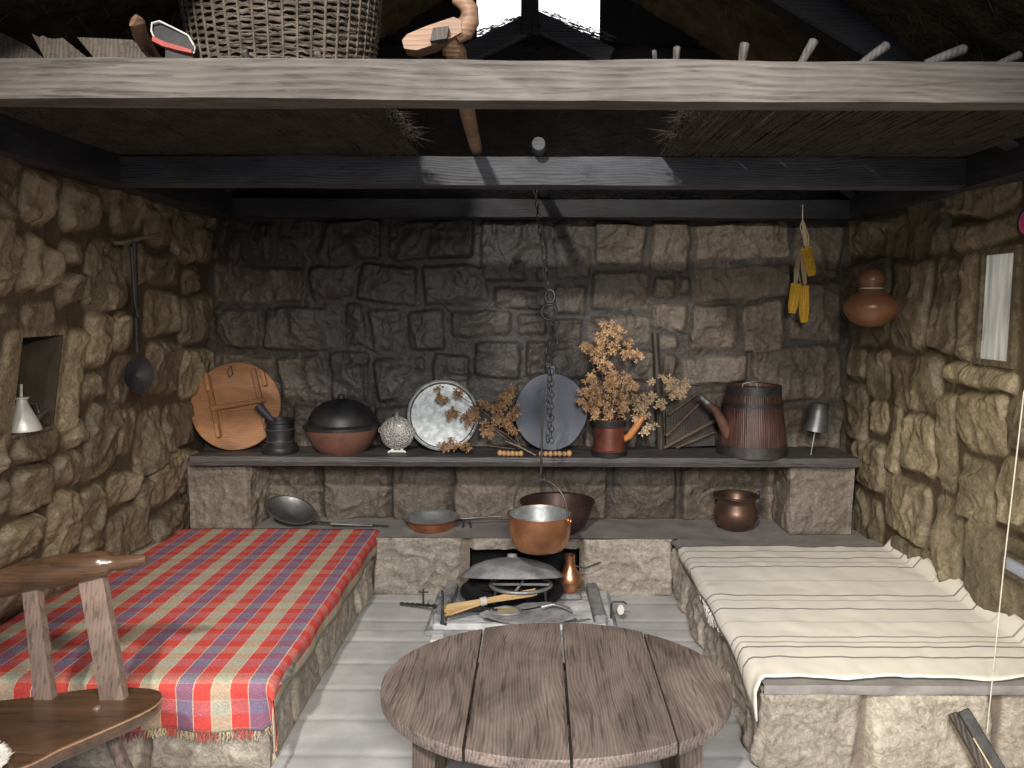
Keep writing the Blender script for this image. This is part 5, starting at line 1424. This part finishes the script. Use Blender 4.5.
# ------------------------------------------------------------------ round table
TC = Vector((.063, 2.315, 0)); TH = .42; TR = .546; TSY = .796
t = thing('round_table', 'low round table of four weathered brown planks in the foreground', 'table', TC)
bounds = [(-TR, -.259), (-.251, .026), (.034, .319), (.325, TR)]
mb = MB()
for bi, (a, b) in enumerate(bounds):
    n = 26
    def yy(x): return TSY * math.sqrt(max(TR * TR - x * x, 0))
    xs = [a + (b - a) * i / n for i in range(n + 1)]
    if bi == 0: xs = [-TR * math.cos(q * math.acos(-b / TR) / n) if True else 0 for q in range(n + 1)]
    if bi == 3: xs = [TR * math.cos((n - q) * math.acos(a / TR) / n) for q in range(n + 1)]
    out = [(x, yy(x)) for x in xs] + [(x, -yy(x)) for x in reversed(xs)]
    oo = []
    for x, y in out:
        if not oo or (abs(oo[-1][0] - x) + abs(oo[-1][1] - y)) > 1e-5: oo.append((x, y))
    if abs(oo[0][0] - oo[-1][0]) + abs(oo[0][1] - oo[-1][1]) < 1e-5: oo.pop()
    sh = .996
    cxm = sum(p[0] for p in oo) / len(oo)
    levels = [(-.038, .985), (-.030, 1.0), (-.006, 1.0), (0.0, .992)]
    o0 = len(mb.v); N = len(oo)
    for dz, sc_ in levels:
        for x, y in oo:
            mb.v.append((TC.x + cxm + (x - cxm) * (sc_ if bi in (0, 3) else 1 - (1 - sc_) * .5), TC.y + y * sc_, TH + dz + (.002 * ((bi * 7) % 3))))
    for l in range(3):
        for i in range(N):
            j = (i + 1) % N; mb.f.append((o0 + l * N + i, o0 + l * N + j, o0 + (l + 1) * N + j, o0 + (l + 1) * N + i))
    mb.f.append(tuple(o0 + 3 * N + i for i in range(N))); mb.f.append(tuple(o0 + i for i in range(N - 1, -1, -1)))
mb.build('tabletop', 'table', t, 30)
MB().box((TC.x, TC.y - .17, TH - .056), (.78, .06, .034), b=.005).build('batten', 'table_leg', t)
MB().box((TC.x, TC.y + .17, TH - .056), (.78, .06, .034), b=.005).build('batten', 'table_leg', t)
for sx in (-1, 1):
    for sy in (-1, 1):
        A = Vector((TC.x + sx * .385, TC.y + sy * .16, TH - .04)); B = Vector((TC.x + sx * .40, TC.y + sy * .19, .0))
        lg = MB(); vs = []
        for (P0, w_) in ((A, .036), (B, .026)):
            for dx, dy in ((-1, -1), (1, -1), (1, 1), (-1, 1)): vs.append(P0 + Vector((dx * w_, dy * w_, 0)))
        lg.add(vs, [(0, 1, 5, 4), (1, 2, 6, 5), (2, 3, 7, 6), (3, 0, 4, 7), (3, 2, 1, 0), (4, 5, 6, 7)]); lg.build('leg', 'table_leg', t)

# ------------------------------------------------------------------ chair at the left foreground
t = thing('rustic_chair', 'dark glossy low wooden chair with curved top rail at the left foreground', 'chair', (-1.45, 2.05, 0))
SZ = .42
ol = [at(163, 694, 2, SZ), at(150, 708, 2, SZ), at(100, 731, 2, SZ), at(60, 748, 2, SZ), at(18, 768, 2, SZ), Vector((-1.48, 1.72, SZ)), Vector((-1.78, 1.78, SZ)), Vector((-1.86, 2.02, SZ)), at(0, 702, 2, SZ) + Vector((-.1, -.02, 0)), at(30, 697, 2, SZ), at(70, 691, 2, SZ), at(110, 687, 2, SZ), at(150, 688, 2, SZ)]
def smooth_loop(P, m=4):
    out = []; n = len(P)
    for i in range(n):
        p0, p1, p2, p3 = P[i - 1], P[i], P[(i + 1) % n], P[(i + 2) % n]
        for q in range(m):
            t_ = q / m
            out.append(.5 * ((2 * p1) + (p2 - p0) * t_ + (2 * p0 - 5 * p1 + 4 * p2 - p3) * t_ * t_ + (3 * p1 - p0 - 3 * p2 + p3) * t_ ** 3))
    return out
ol = smooth_loop(ol)
cx = sum(p.x for p in ol) / len(ol); cy = sum(p.y for p in ol) / len(ol)
sb = MB(); N = len(ol)
for dz, s_ in ((-.045, .95), (-.035, .985), (-.008, 1.0), (0, .985)):
    for p in ol: sb.v.append((cx + (p.x - cx) * s_, cy + (p.y - cy) * s_, SZ + dz))
for l in range(3):
    for i in range(N):
        j = (i + 1) % N; sb.f.append((l * N + j, l * N + i, (l + 1) * N + i, (l + 1) * N + j))
sb.f.append(tuple(3 * N + i for i in range(N - 1, -1, -1))); sb.f.append(tuple(range(N)))
sb.build('seat', 'chair', t, 40)
# a pale strip along the front edge
MB().tube([p + Vector(((cx - p.x) * .004, (cy - p.y) * .004, -.006)) for p in ol[1:17]], .003, 6).build('pale_edge', 'wood_pale', t, 60)
UY = 2.19
def upr(bx_, tx, w0, w1):
    B = Vector((at(bx_, 697, 2, SZ).x, UY, SZ - .02)); T_ = at(tx, 578, 1, 2.27)
    d = T_ - B; vs = []
    for P0, w_ in ((B, w0), (B + d * 1.03, w1)):
        for dx, dy in ((-1, -1), (1, -1), (1, 1), (-1, 1)): vs.append(P0 + Vector((dx * w_, dy * .014, 0)))
    MB().add(vs, [(0, 1, 5, 4), (1, 2, 6, 5), (2, 3, 7, 6), (3, 0, 4, 7), (3, 2, 1, 0), (4, 5, 6, 7)]).build('upright', 'chair_up', t)
upr(117, 93, .036, .038); upr(48, 31, .027, .023)
ry = 2.27
pts = [at(-75, 592, 1, ry), at(-30, 590, 1, ry), at(0, 584, 1, ry), at(30, 576, 1, ry), at(60, 570, 1, ry), at(85, 567, 1, ry), at(102, 564, 1, ry), at(109, 563, 1, ry), at(112, 563, 1, ry), at(120, 563, 1, ry), at(135, 561, 1, ry), at(147, 559, 1, ry)]
rl = MB().tube(pts, [.036, .040, .044, .047, .048, .045, .041, .034, .022, .024, .020, .012], 20); rl.build('top_rail', 'chair', t, 60)
for (a_, b_) in ((at(105, 722, 2, SZ - .05), Vector((at(138, 772, 1, 2.12).x + .04, 2.13, 0))), (Vector((-1.52, 2.12, SZ - .04)), Vector((-1.62, 2.24, 0))), (Vector((-1.47, 1.84, SZ - .04)), Vector((-1.42, 1.74, 0))), (Vector((-1.72, 1.86, SZ - .04)), Vector((-1.80, 1.76, 0)))):
    MB().tube([a_, a_ * .5 + b_ * .5, b_], [.018, .021, .016], 10).build('leg', 'chair_up', t, 60)
p = at(97, 709, 2, SZ)
MB().blob(p + Vector((0, 0, .002)), (.012, .012, .008), 10, 6).build('peg_end', 'chair_up', t, 180)

# sheepskin on the chair
R = random.Random(12); mb = MB()
c = Vector((-1.475, 1.83, SZ + .012))
mb.blob(c, (.13, .09, .022), 24, 10)
for i in range(2600):
    a_ = R.uniform(0, 2 * math.pi); q = math.sqrt(R.random()); p = c + Vector((.13 * q * math.cos(a_), .09 * q * math.sin(a_), .020 * math.sqrt(max(0, 1 - q * q))))
    straw(mb, p, (math.cos(a_) * q + R.uniform(-.6, .6), math.sin(a_) * q + R.uniform(-.6, .6), R.uniform(.1, .9)), R.uniform(.010, .022), .0016)
o = mb.build('sheepskin', 'wool', None, loc=c); tag(o, 'white fluffy sheepskin lying on the front of the chair seat', 'sheepskin')

# ------------------------------------------------------------------ things hanging on the walls
# iron ladle on the left wall
t = thing('iron_ladle', 'black long-handled iron pan hanging on the left wall', 'pan', (-1.78, 3.5, 1.25))
a = at(134, 243, 0, -1.74); b = at(137, 352, 0, -1.78); c = at(138, 375, 0, -1.78)
MB().tube([a, (a + b) / 2, b], [.013, .011, .012], 8).tube([a + Vector((0, -.025, -.02)), a + Vector((0, -.02, -.25)), a + Vector((0, 0, -.32))], .008, 6).build('handle', 'iron_black', t, 60)
MB().lathe([(0, -.03), (.05, -.025), (.066, 0), (.070, .012), (.062, .010), (0, -.018)], c, 28, Rto((.9, -.42, .1)), sy=1.25).build('bowl', 'iron_black', t, 50)
a = at(124, 243, 0, -1.76); b = at(158, 234, 0, -1.72)
o = MB().tube([Vector((-1.80, a.y, a.z)), a, b], [.008, .010, .007], 8).build('wall_peg', 'plank', None, 60, loc=a); tag(o, 'grey wooden peg in the left wall above the black pan', 'peg')

# oil lamp in the niche
p = Vector((-1.985, NI[0] + .105, NI[1] + .002))
t = thing('oil_lamp', 'small pale tin oil lamp standing in the left wall niche', 'oil lamp', p)
MB().lathe([(0, 0), (.062, 0), (.063, .008), (.044, .055), (.024, .10), (.017, .12), (.026, .124), (.026, .130), (0, .132)], p, 28).build('body', 'tin_pale', t, 50)
MB().tube([p + Vector((0, 0, .13)), p + Vector((.0, .004, .18))], .005, 6).build('wick_tube', 'tin_pale', t)
MB().tube([p + Vector((.02, .035, .03)), p + Vector((.03, .07, .055)), p + Vector((.03, .10, .065))], [.012, .010, .012], 8).build('spout', 'tin_dull', t, 60)
MB().tube([p + Vector((.0, .02, .10)), p + Vector((.01, .065, .10)), p + Vector((.01, .085, .05)), p + Vector((.01, .06, .02))], .005, 6).build('handle', 'tin_dull', t, 60)

# gourd
c = at(871, 307, 0, 1.70); k = pxm(3.93)
t = thing('gourd_bottle', 'orange-brown gourd bottle hanging on the right wall', 'gourd', c)
MB().lathe([(0, -20 * k), (10 * k, -19 * k), (20 * k, -13 * k), (26.5 * k, -3 * k), (26 * k, 4 * k), (19 * k, 11 * k), (12 * k, 15 * k), (9.5 * k, 19 * k)], c, 40).build('body', 'gourd', t, 180)
MB().lathe([(9.5 * k, 19 * k), (12 * k, 24 * k), (12.5 * k, 29 * k), (9 * k, 35 * k), (4 * k, 38 * k), (0, 38.5 * k)], c, 32).build('neck_bulb', 'gourd', t, 180)
MB().tube([c + Vector((10.5 * k * math.cos(q), 10.5 * k * math.sin(q), 18.5 * k)) for q in [j * math.pi / 12 for j in range(24)]], .003, 6, closed=True).build('neck_string', 'cord', t, 60)
MB().tube([c + Vector((0, 0, 38 * k)), c + Vector((.03, .0, 42 * k)), c + Vector((.135, .0, 43 * k))], .002, 5).build('hanging_cord', 'iron', t, 60)

# corn cobs on a string
p0 = at(803, 203, 1, 4.31); k = pxm(4.3)
o = MB().tube([(p0.x, 4.34, 2.14), (p0.x, 4.31, 2.142), (p0.x - .002, 4.305, 2.09), (p0.x + .002, 4.305, 2.03)], .0032, 6).tube([(p0.x, 4.305, 2.06), (p0.x - .012, 4.305, 2.02), (p0.x, 4.305, 1.985), (p0.x + .014, 4.305, 2.02), (p0.x, 4.305, 2.06)], .003, 6).build('hanging_cord', 'cord', None, 60, loc=p0)
tag(o, 'knotted white cord hanging from the rear beam, holding maize cobs', 'cord')
def cob(px0, py0, px1, py1, r, husk, label):
    A, B = at(px0, py0, 1, 4.29), at(px1, py1, 1, 4.27); ax = B - A; L = ax.length; Rc = Rto(ax)
    t = thing('corn_cob', label, 'corn cob', A, 'maize cobs hanging on a cord')
    mb = MB(); rows_ = 12; n = int(L / .0075)
    mb.lathe([(0, 0), (r * .86, .01), (r * .88, L * .6), (r * .6, L - .01), (0, L)], A, 16, Rc)
    for i in range(n):
        z = .008 + i * .0075; f = z / L; rr = r * (.95 if f < .75 else .95 - (f - .75) * 1.6)
        for j in range(rows_):
            a_ = 2 * math.pi * j / rows_
            mb.blob(A + Rc @ Vector((rr * math.cos(a_), rr * math.sin(a_), z)), (.0058, .0058, .0046), 6, 4)
    mb.build('kernels', 'corn', t, 180)
    H = at(*husk, 1, 4.30); mb = MB(); R = random.Random(px0)
    for i in range(9):
        q = Vector((R.uniform(-1, 1), R.uniform(-1, 1), R.uniform(-1, 1))) * .014
        mb.tube([A + q * .8, (A + H) / 2 + q * 1.3, H + q * .4], [.005, .004, .002], 5)
    mb.build('husk', 'husk', t, 60)
cob(806, 247, 812, 276, .026, (803, 222), 'upper maize cob of the three hanging on the cord')
cob(796, 283, 792, 313, .024, (799, 252), 'lower left maize cob of the three hanging on the cord')
cob(804, 285, 804, 323, .024, (800, 252), 'lower right maize cob of the three hanging on the cord')

# small pink-rimmed plate at the right edge
p = at(1029, 222, 0, 1.80)
t = thing('small_plate', 'little pink object with dark rim hanging at the far right edge', 'ornament', p)
MB().lathe([(0, 0), (.030, 0), (.034, .012), (0, .014)], p, 28, Rto((-1, -.2, 0)), sy=1.3).build('face', 'pink', t, 50)
MB().lathe([(.033, -.004), (.046, -.004), (.046, .010), (.033, .012)], p, 28, Rto((-1, -.2, 0)), sy=1.3).build('rim', 'leather', t, 50)

# white cord at the right, tool at lower right
a, b = at(1024, 392, 1, 2.44), at(987, 733, 1, 2.44)
a2 = at(1012, 540, 1, 2.44) * .5 + (a + b) * .25
pts = [a + Vector((.25, .05, .75)), a + Vector((.04, .0, .1)), a, (a + b) / 2 + Vector((-.004, 0, 0)), b]
o = MB().tube(pts, [.0022, .0022, .0022, .0020, .0020], 6).build('white_cord', 'cord', None, loc=b); tag(o, 'thin white cord hanging before the right wall down to the bench face', 'cord')
t = thing('fire_tongs', 'pair of dark flat bars with pale inlay leaning on the right bench front', 'tool', (1.42, 2.3, 0))
a, b = at(952, 713, 1, 2.44), at(1012, 815, 1, 2.25); d = (b - a)
MB().beam(a, b, .030, .018, up=(0, -1, 0.2), bev=.003).build('bar', 'wood_dark', t)
a3, b3 = at(963, 710, 1, 2.46), at(1026, 815, 1, 2.27)
MB().beam(a3, b3, .040, .016, up=(0, -1, .2), bev=.003).build('bar', 'iron', t)
a4, b4 = at(972, 738, 1, 2.395), at(1003, 790, 1, 2.305)
MB().beam(a4, b4, .012, .012, up=(0, -1, .2), bev=.002).build('inlay_strip', 'brass', t)
